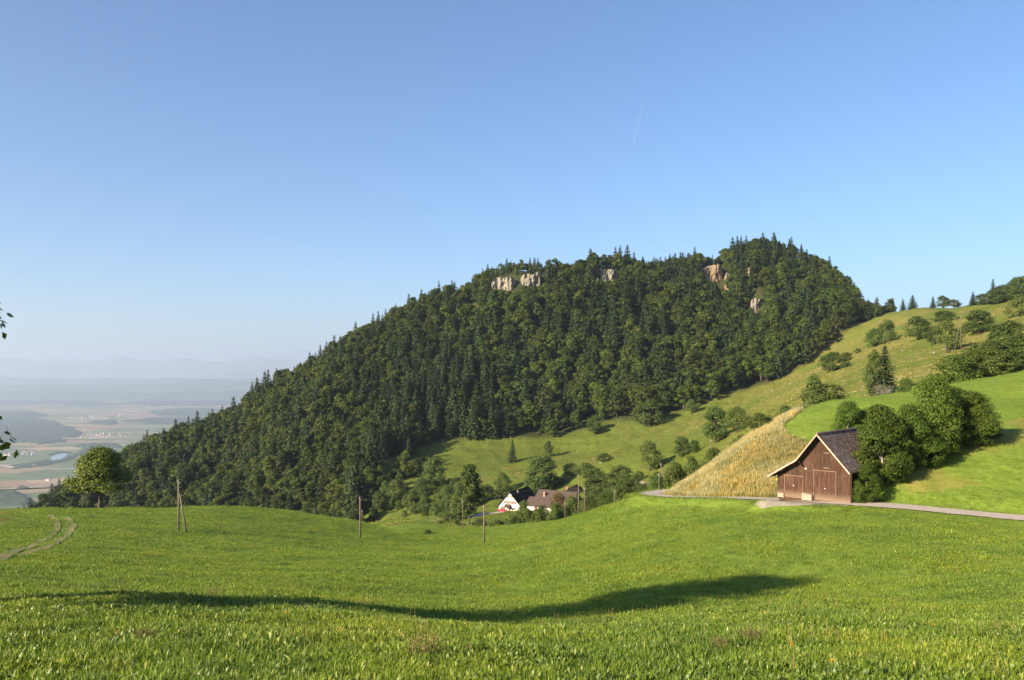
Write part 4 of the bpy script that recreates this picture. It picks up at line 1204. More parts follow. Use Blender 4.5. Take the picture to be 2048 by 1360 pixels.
def tile_mat():
    m, t, b = newmat('slate_brown_tiles'); b.inputs['Specular IOR Level'].default_value = .08
    tc = t.nodes.new('ShaderNodeTexCoord'); g = t.nodes.new('ShaderNodeNewGeometry')
    c = ramp(t, g.outputs['Random Per Island'], [(0, (.14, .092, .072)), (.5, (.21, .145, .12)), (1, (.29, .215, .18))])
    n = noise_out(t, 1.1, 5, tc.outputs['Object'], .65)
    c = mixc(t, ramp(t, n, [(.60, (0, 0, 0)), (.68, (.8, .8, .8))]), c, (.42, .38, .33))
    n3 = noise_out(t, .8, 4, tc.outputs['Object'], .6)
    c = mixc(t, ramp(t, n3, [(.55, (0, 0, 0)), (.7, (.6, .6, .6))]), c, (.14, .06, .04))
    t.links.new(c, b.inputs['Base Color']); b.inputs['Roughness'].default_value = .92
    return m
M_tile = tile_mat()

barn = empty('wooden_barn', (BO[0], BO[1], BO[2]), BROT)
tag(barn, 'brown wooden barn with tiled roof and lean-to beside the lane', 'barn')
RP = [(-.30, 2.82), (2.95, 6.45), (5.05, 3.78), (8.12, 1.86)]       # roof line: distance from the right corner, height
def roof_z(t): return float(np.interp(t, [p[0] for p in RP], [p[1] for p in RP]))
def slab(mb, t0, t1, y0, y1, zt0, zb0, zt1, zb1):
    mb.hexa([(-t1, y0, zb1), (-t0, y0, zb0), (-t0, y1, zb0), (-t1, y1, zb1)], [(-t1, y0, zt1), (-t0, y0, zt0), (-t0, y1, zt0), (-t1, y1, zt1)])
def plank(parent, t0, t1, y0, y1, zb, ztop, mat, name='plank'):
    """upright board on the gable whose top follows the roof"""
    mb = MB(); a, b = -t1, -t0
    z0, z1 = ztop(t1), ztop(t0)
    mb.hexa([(a, y0, zb), (b, y0, zb), (b, y1, zb), (a, y1, zb)], [(a, y0, z0), (b, y0, z1), (b, y1, z1), (a, y1, z0)])
    return mb.build(name, mat, parent)
D1 = (1.38, 3.52, 2.72); D2 = (4.72, 6.62, 1.98)     # doors: right, left, height
wallp = MB()
wallp.hexa([(-7.3, .05, -.6), (-.05, .05, -.6), (-.05, .09, -.6), (-7.3, .09, -.6)], [(-7.3, .05, 2.1), (-.05, .05, 2.9), (-.05, .09, 2.9), (-7.3, .09, 2.1)])
wallp.raw([(-.05, .05, 2.9), (-2.95, .05, 6.2), (-4.6, .05, 4.2), (-7.3, .05, 2.1), (-.05, .09, 2.9), (-2.95, .09, 6.2), (-4.6, .09, 4.2), (-7.3, .09, 2.1)], [(0, 1, 2, 3), (7, 6, 5, 4)])
wallp.box(-7.3, -7.24, .1, 9.2, -.6, 2.05); wallp.box(-7.3, -.05, 9.2, 9.26, -.6, 2.5); wallp.box(-.11, -.05, .1, 9.2, -.6, 2.95)
wall = wallp.build('wall', M_under, barn)
rgp = np.random.default_rng(3)
def boards(t0, t1, w):
    ts = [t0]
    while ts[-1] < t1-.08: ts.append(min(t1, ts[-1]+w*rgp.uniform(.8, 1.2)))
    return ts
for tlo, thi in ((0, 4.58), (4.66, 7.33)):
    ts = boards(tlo, thi, .21)
    for a, b in zip(ts[:-1], ts[1:]):
        mid = (a+b)/2; j = rgp.uniform(-.008, .008); zb = -.35
        if D1[0] < mid < D1[1]: zb = D1[2]+.06
        if D2[0] < mid < D2[1]: zb = D2[2]+.06
        plank(wall, a+.006, b-.006, 0+j, .045, zb+rgp.uniform(-.03, .03), lambda t: roof_z(t)-.16, M_plank)
mb = MB(); mb.box(-4.66, -4.56, -.05, .05, -.4, 3.95); mb.build('corner_post', M_plank, barn)
mb = MB(); mb.box(-.03, .07, -.03, .09, -.4, 2.95); mb.build('corner_post', M_plank, barn)
mb = MB(); mb.box(-7.40, -7.31, -.03, .09, -.4, 2.15); mb.build('corner_post', M_plank, barn)
for (dr, dl, dh), nm in ((D1, 'large two-leaf boarded door of the main barn'), (D2, 'low boarded door of the lean-to')):
    door = MB().box(-dl, -dr, .032, .046, -.4, dh).build('door', M_under, barn); door['label'] = nm
    ts = boards(dr+.02, dl-.02, .19)
    for a, b in zip(ts[:-1], ts[1:]):
        plank(door, a+.004, b-.004, .004+rgp.uniform(-.004, .004), .03, -.22, lambda t, dh=dh: dh-.02, M_doorw)
    fr_ = MB(); fr_.box(-dl-.07, -dl+.01, -.025, .03, -.05, dh+.1); fr_.box(-dr-.01, -dr+.06, -.025, .03, -.05, dh+.1); fr_.box(-dl+.01, -dr-.01, -.028, .03, dh, dh+.09)
    fr_.build('frame', M_frame, door)
    MB().box(-(dr+dl)/2-.05, -(dr+dl)/2+.05, -.035, .0, .98, 1.05).build('handle', M_metal, door)
mb = MB(); mb.box(-2.6, -2.0, -.012, .02, 4.55, 4.58); mb.box(-2.6, -2.0, -.012, .02, 3.05, 3.08); mb.build('hatch_rail', M_trim, barn)
# side wall with open upright boards
ts = boards(.15, 9.1, .34)
for a, b in zip(ts[:-1], ts[1:]):
    MB().box(-.04+rgp.uniform(-.01, .01), 0, a, b-.05, -.4, 2.62).build('plank', M_plank, wall)
# roof slopes
OV, BK = -.82, 9.75
TH = .11
def slope(t0, t1, name):
    mb = MB(); slab(mb, t0, t1, OV, BK, roof_z(t0), roof_z(t0)-TH, roof_z(t1), roof_z(t1)-TH)
    return mb.build(name, M_under, barn)
roof_r = slope(RP[0][0], RP[1][0]-.0, 'roof_slope'); roof_l = slope(RP[1][0]+.001, RP[2][0], 'roof_slope'); roof_ll = slope(RP[2][0]+.001, RP[3][0], 'roof_slope')
def tiles(t0, t1, parent):
    mb = MB(); z0, z1 = roof_z(t0), roof_z(t1)
    L = math.hypot(t1-t0, z1-z0); n = max(1, int(L/.30)); rows = (BK-OV)/.30
    up = 1 if z0 > z1 else -1
    nx_, nz_ = (z0-z1)/L*up*1.0, abs(t1-t0)/L
    for i in range(n):
        f0, f1 = i/n, (i+1.25)/n
        if z0 < z1: f0, f1 = 1-i/n, max(0, 1-(i+1.25)/n)
        lo_first = z0 < z1
        for j in range(int(rows)+1):
            ya = OV+.01 + (j + (.5 if i % 2 else 0))*.30; yb = min(ya+.286, BK)
            if ya > BK-.06: continue
            ts_ = t0+(t1-t0)*f0; te = t0+(t1-t0)*min(f1, 1.0)
            zs = z0+(z1-z0)*f0; ze = z0+(z1-z0)*min(f1, 1.0)
            l1 = .022+rgp.uniform(0, .010); l2 = .050+rgp.uniform(0, .014)
            V = [(-ts_, ya, zs+l1), (-ts_, yb, zs+l1), (-te, yb, ze+l2), (-te, ya, ze+l2), (-te, ya, ze+.004), (-te, yb, ze+.004)]
            mb.raw(V, [(0, 1, 2, 3), (3, 2, 5, 4)])
    o = mb.build('roof_tiles', M_tile, parent); o['kind'] = 'stuff'
    return o
tiles(RP[0][0], RP[1][0], roof_r); tiles(RP[1][0], RP[2][0], roof_l); tiles(RP[2][0], RP[3][0], roof_ll)
for k in range(24):
    y0 = OV+k*.44
    if y0 > BK-.2: break
    mb = MB(); mb.tube([(-2.95, y0, 6.49), (-2.95, min(y0+.47, BK), 6.51)], (.105, .12), 8); mb.build('ridge_tile', M_tile, barn, True)
for (a, b) in ((0, 1), (1, 2), (2, 3)):
    (ta, za), (tb, zb) = RP[a], RP[b]
    mb = MB(); mb.hexa([(-tb, OV-.045, zb-.15), (-ta, OV-.045, za-.15), (-ta, OV-.005, za-.15), (-tb, OV-.005, zb-.15)],
                       [(-tb, OV-.045, zb+.04), (-ta, OV-.045, za+.04), (-ta, OV-.005, za+.04), (-tb, OV-.005, zb+.04)])
    mb.build('verge_board', M_trim, barn)
    # purlins carrying the overhang
for t_ in (.1, 1.5, 2.95, 4.2, 5.4, 6.6, 7.7):
    MB().beam((-t_, OV+.08, roof_z(t_)-.19), (-t_, .2, roof_z(t_)-.19), .12, .14).build('purlin', M_plank, barn)
MB().beam((-4.62, -.02, 3.0), (-4.9, -.66, 3.62), .11, .11).build('bracket', M_plank, barn)
mb = MB(); mb.tube([(.36, OV, 2.76), (.36, BK, 2.76)], .07, 6); mb.build('gutter', M_under, barn)
mb = MB(); mb.tube([(.16, -.05, 2.7), (.16, -.05, -.3)], .04, 6); mb.build('downpipe', M_under, barn)
mb = MB(); mb.hexa([(-4.66, -.42, -.3), (-3.62, -.42, -.3), (-3.62, .0, -.3), (-4.66, .0, -.3)], [(-4.66, -.38, .42), (-3.66, -.38, .26), (-3.66, 0, .26), (-4.66, 0, .42)]); mb.build('step', M_conc, barn)
MB().box(-7.34, -6.75, -.06, .0, -.3, .12).build('plinth', M_conc, barn)
MB().box(-7.52, -7.38, -.1, -.06, 1.42, 1.58).build('sign_plate', M_sign, barn)
mb = MB(); mb.box(-4.44, -4.30, -.12, -.01, 2.78, 2.92); mb.build('lamp', M_metal, barn)

# ---------------------------------------------------------------- poles and wires
M_pole = plain_mat('weathered_pole_wood', (.10, .078, .058), (.19, .15, .115), 3, .9, .01, 'Object', (6, 6, .4))
M_ins = plain_mat('white_insulator', (.6, .6, .58), (.75, .75, .72), 4, .3)
M_wire = plain_mat('black_cable', (.02, .02, .02), (.04, .04, .04), 4, .6)
PT = {}
def pole(key, px, base, Y, top, label, brace=None, rad=.11, cross=False, ins=True):
    if Y: x, y = (px-1024)/F*Y, Y
    else: x, y, _ = hit(px, base, 60, 700)
    z = gz(x, y); h = (HZ-top)/F*y - z
    e = empty('utility_pole', (x, y, z)); tag(e, label, 'utility pole', 'wooden poles of the overhead lines')
    mb = MB(); mb.tube([(0, 0, -.6), (.02, .01, h*.5), (0, 0, h)], (rad*1.15, rad, rad*.8), 8); mb.build('shaft', M_pole, e, True)
    if brace:
        mb = MB(); mb.tube([(brace[0], brace[1], gz(x+brace[0], y+brace[1])-z-.4), (rad*1.2, 0, h*brace[2])], (rad*1.1, rad*.75), 8); mb.build('brace', M_pole, e, True)
    if cross:
        MB().box(-.8, .8, -.06, .06, h-.7, h-.58).build('cross_arm', M_pole, e)
    if ins:
        for i, sx in enumerate((-.14, .14)):
            mb = MB(); mb.tube([(sx, 0, h-.35-.25*i), (sx, 0, h-.2-.25*i)], (.05, .05), 6); mb.build('insulator', M_ins, e, True)
    PT[key] = (x, y, z+h-.15)
    return e
pole('a', 357, 1062, 0, 958, 'leaning-strut wooden pole on the left meadow, nearest the camera', (1.35, -.5, .72), .12)
pole('b', 720, 1076, 0, 993, 'plain wooden pole left of centre where the meadow dips', None, .12)
pole('c', 968, 1087, 0, 1010, 'plain brown pole in the centre, in front of the farm drive', None, .14)
pole('d', 1130, 0, 222, 1003, 'thin pole in front of the rust-coloured shrub by the farm', None, .10)
pole('e', 1157, 0, 205, 948, 'tallest pole, grey, right of the brown barn roof', None, .12)
pole('f', 1169, 0, 202, 975, 'thinner grey pole just right of the tallest pole', None, .09)
pole('g', 925, 0, 228, 1000, 'thin grey pole before the left end of the hedge', None, .10)
pole('i', 1229, 0, 186, 978, 'short pole below the lane bend', None, .08)
pole('j', 1318, 0, 150, 946, 'thin pale pole at the lane bend', None, .08)
pole('k', 1322, 0, 210, 926, 'dark pole with strut and white box behind the lane bend', (.9, .1, .8), .10)
pole('l', 1422, 0, 200, 878, 'pole rising behind the middle of the golden bank', None, .09)
pole('m', 1922, 700, 0, 622, 'tall wooden pylon pole with long strut on the upper pasture', (-2.6, .5, .95), .12, True)
pole('n', 1930, 696, 0, 668, 'short pale pole in front of the tree shadow on the pasture', None, .12)
pole('o', 1726, 0, 220, 770, 'thin pole left of the ragged spruce', None, .07)
pole('p', 1782, 700, 0, 690, 'small strutted post on the pasture above the ragged spruce', (1.0, 0, .9), .1, False, False)
pole('q', 724, 0, 250, 1020, 'far pole half hidden behind the plain pole left of centre', None, .10)
def wire(a, b, label, sag=1.2, r=.022):
    a, b = np.array(a, float), np.array(b, float)
    P = [a+(b-a)*t - np.array((0, 0, sag*4*t*(1-t))) for t in np.linspace(0, 1, 25)]
    mb = MB(); mb.tube(P, r, 5); o = mb.build('overhead_wire', M_wire, None, True)
    tag(o, label, 'wire', 'overhead wires between the poles')
xa = PT['a']
wire((-110, 96, xa[2]+.6), xa, 'black cable from the left edge to the strutted pole', 1.0, .06)
wire(xa, PT['b'], 'cable from the strutted pole to the pole left of centre', 1.3, .045)
wire(PT['b'], PT['c'], 'cable between the two plain poles in the dip', .8, .024)
wire(PT['b'], PT['q'], 'cable running back from the pole left of centre', .6, .02)
wire(PT['c'], PT['d'], 'cable from the centre pole towards the farm', .8, .02)
wire(PT['e'], PT['g'], 'long cable in front of the farm roofs', 1.2, .02)
wire(PT['d'], PT['i'], 'cable from the thin farm pole to the short pole', .5, .018)
# fence posts on the upper pasture
for px, base, lab in ((1947, 688, 'pale fence post nearest the short pole on the pasture'), (1968, 680, 'middle pale fence post on the upper pasture'), (1985, 678, 'pale fence post next to the dark tree row')):
    x, y, z = hit(px, base, 150, 700)
    mb = MB(); mb.tube([(0, 0, -.3), (0, 0, 2.0)], (.11, .09), 6); o = mb.build('fence_post', M_dead, None, True); o.location = (x, y, z); tag(o, lab, 'fence post', 'fence posts on the pasture')

# ---------------------------------------------------------------- the farm
M_white = plain_mat('whitewash', (.66, .63, .58), (.76, .73, .68), .8, .9, .01)
M_slate = plain_mat('dark_roof', (.018, .015, .012), (.030, .025, .021), 1.2, .95, .02, 'Object', None, .05)
M_brownroof = plain_mat('brown_roof_tiles', (.060, .039, .031), (.094, .064, .053), 1.6, .85, .03)
M_shut = plain_mat('brown_shutters', (.20, .075, .035), (.27, .11, .06), 2, .7)
M_glass = plain_mat('window_glass', (.03, .035, .04), (.05, .055, .06), 1, .08, 0, 'Object', None, .6)
M_brick = plain_mat('chimney_brick', (.24, .12, .08), (.34, .19, .13), 3, .9)
M_orange = plain_mat('orange_brown_plaster', (.42, .22, .11), (.52, .30, .17), 1, .9)
def gable_house(root, w, d, he, hr, wall_m, roof_m, over=.5, base=-1.5):
    mb = MB(); hw = w/2
    mb.raw([(-hw, 0, base), (hw, 0, base), (hw, 0, he), (0, 0, hr-.25), (-hw, 0, he), (-hw, d, base), (hw, d, base), (hw, d, he), (0, d, hr-.25), (-hw, d, he)],
           [(0, 1, 2, 4), (1, 6, 7, 2), (6, 5, 9, 7), (5, 0, 4, 9)], [(4, 2, 3), (7, 9, 8)])
    mb.build('wall', wall_m, root)
    sl = (hr-he)/hw; ex = hw+over; ze = hr-sl*ex
    for s in (-1, 1):
        mb = MB(); a, b = (0, s*ex) if s > 0 else (s*ex, 0); za, zb = (hr, ze) if s > 0 else (ze, hr)
        mb.hexa([(a, -over, za-.22), (b, -over, zb-.22), (b, d+over, zb-.22), (a, d+over, za-.22)], [(a, -over, za), (b, -over, zb), (b, d+over, zb), (a, d+over, za)])
        mb.build('roof_slope', roof_m, root)
def window(root, x, z, w, h, shut=True, y=-.04):
    f = MB().box(x-w/2-.08, x+w/2+.08, y, y+.05, z-.08, z+h+.08).build('window', M_white, root)
    for s in (-1, 1):
        MB().box(x+s*w/4-w/4+.04, x+s*w/4+w/4-.04, y-.012, y+.01, z, z+h).build('pane', M_glass, f)
    if shut:
        for s in (-1, 1):
            MB().box(x+s*(w/2+.38)-.29, x+s*(w/2+.38)+.29, y-.03, y+.02, z-.05, z+h+.05).build('shutter', M_shut, f)
hx, hy = XYZ(1019.5, 0, 380)[0], 380.0
farm = empty('farmhouse', (hx, hy, -64.3), -math.radians(26))
tag(farm, 'white farmhouse with dark roof and shuttered gable', 'house')
gable_house(farm, 11.4, 20, 2.7, 9.0, M_white, M_slate, .7)
for x_ in (-.9, .9): window(farm, x_*.55, 6.1, .62, 1.0, False)
for s in (-1, 1): MB().box(s*1.2-.22, s*1.2+.22, -.07, -.02, 6.0, 7.15).build('shutter', M_shut, farm)
for x_ in (-1.9, .3, 2.2): window(farm, x_, 3.45, .75, 1.15)
window(farm, 2.0, .6, .8, 1.2); window(farm, -3.6, .7, .8, 1.1)
MB().box(.9, 1.3, 6, 6.6, 7.2, 9.0).build('chimney', M_conc, farm)
pr = MB().hexa([(-2.2, -2.3, 1.9), (.6, -2.3, 1.9), (.6, 0, 1.9), (-2.2, 0, 1.9)], [(-2.2, -2.3, 2.0), (.6, -2.3, 2.0), (.6, -.06, 3.2), (-2.2, -.06, 3.2)]).build('porch_roof', M_brownroof, farm)
for x_ in (-2.05, .4): MB().box(x_-.09, x_+.09, -2.2, -2.05, -.6, 1.92).build('porch_post', M_trim, farm)
MB().box(-.55, .35, -.06, -.01, -.3, 1.85).build('door', M_shut, farm)

bx, by = XYZ(1080, 0, 385)[0], 385.0
barn2 = empty('farm_barn', (bx, by, -65.2), math.atan2(-.5, .865))
tag(barn2, 'long white farm barn under a broad brown tiled roof', 'barn')
L2 = 19.0
mb = MB(); mb.raw([(0, -7.2, -1.5), (L2, -7.2, -1.5), (L2, 5, -1.5), (0, 5, -1.5), (0, -7.2, 4.2), (L2, -7.2, 4.2), (L2, 5, 5.8), (0, 5, 5.8), (0, 0, 10.1), (L2, 0, 10.1)],
                  [(0, 1, 5, 4), (2, 3, 7, 6)], []); mb.raw([(0, -7.2, -1.5), (0, -7.2, 4.2), (0, 0, 10.1), (0, 5, 5.8), (0, 5, -1.5)], [(0, 4, 3, 1)], [(1, 3, 2)])
mb.raw([(L2, -7.2, -1.5), (L2, -7.2, 4.2), (L2, 0, 10.1), (L2, 5, 5.8), (L2, 5, -1.5)], [(0, 1, 3, 4)], [(1, 2, 3)]); mb.build('wall', M_white, barn2)
mb = MB(); mb.hexa([(-.6, -8.4, 3.75), (L2+.6, -8.4, 3.75), (L2+.6, 0, 10.15), (-.6, 0, 10.15)], [(-.6, -8.4, 4.0), (L2+.6, -8.4, 4.0), (L2+.6, 0, 10.4), (-.6, 0, 10.4)]); mb.build('roof_slope', M_brownroof, barn2)
mb = MB(); mb.hexa([(-.6, 0, 10.15), (L2+.6, 0, 10.15), (L2+.6, 5.8, 5.2), (-.6, 5.8, 5.2)], [(-.6, 0, 10.4), (L2+.6, 0, 10.4), (L2+.6, 5.8, 5.45), (-.6, 5.8, 5.45)]); mb.build('roof_slope', M_brownroof, barn2)
mb = MB(); mb.hexa([(-3.4, -8.4, 3.70), (-.62, -8.4, 3.70), (-.62, -3.9, 7.05), (-3.4, -3.9, 7.05)], [(-3.4, -8.4, 3.93), (-.62, -8.4, 3.93), (-.62, -3.9, 7.28), (-3.4, -3.9, 7.28)]); mb.build('side_roof', M_brownroof, barn2)
MB().box(-3.0, -.02, -7.1, -3.0, -1.5, 3.9).build('side_wall', M_white, barn2)
mb = MB(); mb.box(3.6, 4.7, -3.8, -2.9, 6.5, 9.6); ch = mb.build('chimney', M_brick, barn2); MB().box(3.5, 4.8, -3.9, -2.8, 9.6, 9.75).build('chimney_cap', M_conc, ch)
mb = MB(); mb.box(15.2, 16.4, -4.3, -3.2, 6.0, 8.0); mb.build('dormer', M_brownroof, barn2)
for x_ in (.9, 8.5): MB().box(x_, x_+1.5, -7.26, -7.19, 0, 3.6).build('barn_door', M_shut, barn2)
for x_ in (4.2, 6.4, 12.2, 15.0): window(barn2, x_, 1.9, .8, 1.0, False, -7.26)
MB().box(11.0, 14.0, -8.0, -7.6, 9.3, 9.36).build('roof_light', M_metal, barn2) if False else None

hx3 = XYZ(1148, 0, 391)[0]
h3 = empty('farm_building', (hx3, 391, -61.3), -math.radians(12)); tag(h3, 'dark hip-roofed building behind the brown farm barn', 'building')
MB().box(-6, 6, 0, 10, -2, 3.4).build('wall', M_orange, h3)
mb = MB(); mb.raw([(-6.8, -.8, 2.9), (6.8, -.8, 2.9), (6.8, 10.8, 2.9), (-6.8, 10.8, 2.9), (-.6, 3.5, 7.0), (.6, 6.5, 7.0)], [(0, 3, 2, 1), (1, 2, 5, 4), (3, 0, 4, 5)], [(0, 1, 4), (2, 3, 5)]); mb.build('roof', M_slate, h3)
MB().box(-4.3, -3.2, 1.6, 2.5, 3.2, 6.6).build('chimney', M_brick, h3)
window(h3, 3.2, 1.2, .8, 1.1); window(h3, -1, 1.2, .8, 1.1)
# garden wall below the farm barn
gx_, gy_ = XYZ(1097, 0, 352)[0], 352.0
gw = empty('garden_wall', (gx_-3, gy_, gz(gx_, gy_)-.3), math.atan2(-.5, .865)); tag(gw, 'short white garden wall with orange base below the farm barn', 'wall')
MB().box(0, 9, 0, .35, .9, 2.3).build('upper_wall', M_white, gw); MB().box(-.3, 9.3, -.08, .43, -1.2, .9).build('base', M_orange, gw)
# red car
M_red = plain_mat('red_car_paint', (.50, .02, .025), (.54, .03, .035), 1, .3, 0, 'Object', None, .5)
M_tyre = plain_mat('tyre_rubber', (.015, .015, .015), (.03, .03, .03), 3, .9)
cxy = XYZ(1004.5, 0, 372)
car = empty('parked_car', (cxy[0], 372, gz(cxy[0], 372)+.12), math.radians(-10)); tag(car, 'small red car parked in front of the white gable', 'car')
prof = [(-2.05, .35), (-2.1, .75), (-1.95, .92), (-1.15, 1.0), (-.55, 1.42), (.75, 1.45), (1.45, 1.02), (2.0, .9), (2.1, .6), (2.05, .33)]
V = [(x_, s*.82*(1 if z_ < 1.05 else .84), z_) for s in (-1, 1) for x_, z_ in prof]; npf = len(prof)
Qc = [(i, i+1, npf+i+1, npf+i) for i in range(npf-1)] + [(npf-1, 0, npf, 2*npf-1)]
Tc = [t for k in range(1, npf-1) for t in ((0, k+1, k), (npf, npf+k, npf+k+1))]
MB().raw(V, Qc, Tc).build('body', M_red, car)
for s in (-1, 1):
    MB().raw([(-.95, s*.80, 1.06), (-.5, s*.735, 1.36), (.68, s*.735, 1.38), (1.15, s*.80, 1.06)], [(0, 1, 2, 3)]).build('side_window', M_glass, car)
    for x_ in (-1.3, 1.3):
        wv_ = [(x_+.32*math.cos(a), s*.70, .32+.32*math.sin(a)) for a in np.linspace(0, 6.283, 13)[:-1]]+[(x_+.32*math.cos(a), s*.86, .32+.32*math.sin(a)) for a in np.linspace(0, 6.283, 13)[:-1]]
        wh = MB().raw(wv_, [(i, (i+1) % 12, 12+(i+1) % 12, 12+i) for i in range(12)], [(12, 12+i, 12+i+1) for i in range(1, 11)]).build('wheel', M_tyre, car)
    MB().box(-2.13, -2.05, s*.6-.16, s*.6+.16, .62, .78).build('headlight', M_metal, car)

# ---------------------------------------------------------------- the plain, its woods, villages and far mountains
ZP = -750.0
def on_plain(px, py):
    Y = -ZP*F/(py-HZ); return ((px-1024)/F*Y, Y)
def fields_mat():
    m, t, b = newmat('field_patchwork')
    p = pos(t)
    mp = nd(t, 'ShaderNodeMapping'); mp.inputs['Rotation'].default_value = (0, 0, math.radians(24)); mp.inputs['Scale'].default_value = (1/520, 1/230, 0)
    wob = nd(t, 'ShaderNodeTexNoise', Scale=.0006, Detail=2); t.links.new(p, wob.inputs['Vector'])
    ad = nd(t, 'ShaderNodeVectorMath', operation='MULTIPLY_ADD'); ad.inputs[1].default_value = (700, 700, 0); t.links.new(wob.outputs['Color'], ad.inputs[0]); t.links.new(p, ad.inputs[2])
    t.links.new(ad.outputs[0], mp.inputs[0])
    v = nd(t, 'ShaderNodeTexVoronoi', distance='CHEBYCHEV', voronoi_dimensions='2D', Scale=1.0, Randomness=.85); t.links.new(mp.outputs[0], v.inputs['Vector'])
    sc = nd(t, 'ShaderNodeSeparateColor'); t.links.new(v.outputs['Color'], sc.inputs[0])
    r = t.nodes.new('ShaderNodeValToRGB'); r.color_ramp.interpolation = 'CONSTANT'
    cols = [(0, (.075, .12, .035)), (.2, (.11, .15, .045)), (.34, (.32, .20, .11)), (.46, (.09, .13, .04)), (.56, (.30, .165, .10)), (.70, (.14, .17, .06)), (.80, (.40, .28, .17)), (.92, (.05, .085, .03))]
    while len(r.color_ramp.elements) < len(cols): r.color_ramp.elements.new(.5)
    for e, (q, c) in zip(r.color_ramp.elements, cols): e.position = q; e.color = (*c, 1)
    t.links.new(sc.outputs[0], r.inputs[0])
    n = noise_out(t, .0009, 5, p, .6); n2 = noise_out(t, .004, 4, p, .6)
    c = mixc(t, ramp(t, n, [(.58, (0, 0, 0)), (.62, (1, 1, 1))]), r.outputs[0], (.085, .125, .04))
    c = mixc(t, .25, c, ramp(t, n2, [(.35, (.07, .09, .035)), (.65, (.28, .24, .14))]))
    t.links.new(c, b.inputs['Base Color']); b.inputs['Roughness'].default_value = 1; b.inputs['Specular IOR Level'].default_value = 0
    return m
M_fields = fields_mat()
gxs = np.linspace(-64000, 64000, 60); gys = np.linspace(-64000, 76000, 60)
PX, PY = np.meshgrid(gxs, gys)
idx = np.arange(PX.size).reshape(PX.shape)
pl = np_mesh('plain', np.stack([PX, PY, np.full(PX.shape, ZP)], -1).reshape(-1, 3), np.stack([idx[:-1, :-1], idx[:-1, 1:], idx[1:, 1:], idx[1:, :-1]], -1).reshape(-1, 4), smooth=True)
pl.materials.append(M_fields); po = link(bpy.data.objects.new('plain', pl)); po['kind'] = 'structure'
M_wood = plain_mat('far_wood', (.022, .038, .012), (.045, .065, .02), .02, 1, 0, 'Object', None, 0)
M_hillf = plain_mat('far_hill_cover', (.028, .048, .016), (.10, .12, .05), .0011, 1, 0, 'Object', None, 0)
WOODS = [
 ([(-60,838),(60,836),(110,846),(135,858),(168,870),(150,876),(100,874),(60,868),(-60,872)], 'large dark wood on the plain above the pond'),
 ([(-60,872),(55,869),(110,878),(132,883),(90,887),(-60,886)], 'dark wood strip just below the large wood on the plain'),
 ([(-60,826),(50,824),(98,832),(60,835),(-60,834)], 'narrow wood above the large wood on the plain'),
 ([(182,845),(236,842),(222,851),(188,849)], 'small wood between villages on the plain'),
 ([(28,930),(100,921),(104,926),(140,912),(172,896),(182,899),(145,917),(108,929),(40,938)], 'line of riverside trees along the pond'),
 ([(100,911),(108,905),(132,902.5),(142,906),(136,907),(112,907.5),(102,912)], 'trees on the far bank of the pond'),
 ([(245,843),(300,838),(420,836),(420,848),(320,849)], 'wood on the plain beside the forested slope'),
 ([(305,824),(360,818),(460,819),(460,832),(320,832)], 'broad wood on the plain above the spruces of the left ridge'),
 ([(-60,800),(90,798),(190,803),(232,810),(180,812),(100,808),(-60,812)], 'long dark wood far out on the plain at the left'),
 ([(240,806),(300,800),(500,799),(500,811),(300,812)], 'long dark wood far out on the plain near the hill'),
 ([(-40,984),(30,988),(52,998),(62,1009),(44,1005),(-40,994)], 'hedge of trees low on the plain'),
 ([(-40,1005),(25,1007),(60,1009),(30,1012),(-40,1010)], 'second tree line low on the plain'),
 ([(32,978),(40,975.5),(44,979),(38,981)], 'tiny copse alone in the fields'),
 ([(-60,791),(120,789),(190,793),(100,796.5),(-60,797)], 'faint wood strip at the back of the plain, left'),
 ([(200,787),(400,785),(500,791),(300,794)], 'faint wood strip at the back of the plain, right'),
 ([(150,893),(190,889),(235,890),(232,896),(180,897)], 'trees beside the riverside village'),
 ([(70,885),(85,884),(92,887),(78,889)], 'small clump of trees in the fields above the village')]
def wood_blob(poly, label, h=26.0):
    if 'pond' in label and 'above' not in label: h = 11.0
    P = np.array([on_plain(*p) for p in poly]); mn, mx = P.min(0), P.max(0)
    step = max(28.0, math.sqrt((mx[0]-mn[0])*(mx[1]-mn[1])/5200))
    xs, ys = np.arange(mn[0]-step, mx[0]+2*step, step), np.arange(mn[1]-step, mx[1]+2*step, step)
    X, Y = np.meshgrid(xs, ys)
    wob = 2.2*step
    ins = in_poly(X + wob*fbm(X/(6*step), Y/(6*step), 401, 3), Y + wob*fbm(X/(6*step), Y/(6*step), 405, 3), P)
    Z = np.where(ins, ZP + h*(.8+.5*np.random.default_rng(3).uniform(-.5, .5, X.shape)), ZP - 3)
    idx = np.arange(X.size).reshape(X.shape)
    Q = np.stack([idx[:-1, :-1], idx[:-1, 1:], idx[1:, 1:], idx[1:, :-1]], -1).reshape(-1, 4)
    q = ins.ravel()[Q].any(1)
    me = np_mesh('distant_wood', np.stack([X, Y, Z], -1).reshape(-1, 3), Q[q]); me.materials.append(M_wood)
    o = link(bpy.data.objects.new('distant_wood', me)); tag(o, label, 'wood', None, 'stuff')
for poly, lab in WOODS: wood_blob(poly, lab)
def flat_poly(name, pts, mat, z):
    V = [(*on_plain(*p), ZP+z) for p in pts]
    me = bpy.data.meshes.new(name); me.from_pydata(V, [], [list(range(len(V)))]); me.materials.append(mat)
    if me.polygons[0].normal.z < 0: me.flip_normals()
    o = link(bpy.data.objects.new(name, me)); o['kind'] = 'structure'
M_water, t_, b_ = newmat('pond_water'); b_.inputs['Base Color'].default_value = (.05, .08, .09, 1); b_.inputs['Roughness'].default_value = .05
flat_poly('pond', [(100,920),(106,913),(117,908.5),(131,907),(135,910),(128,917),(114,922.5),(101,924)], M_water, 4)
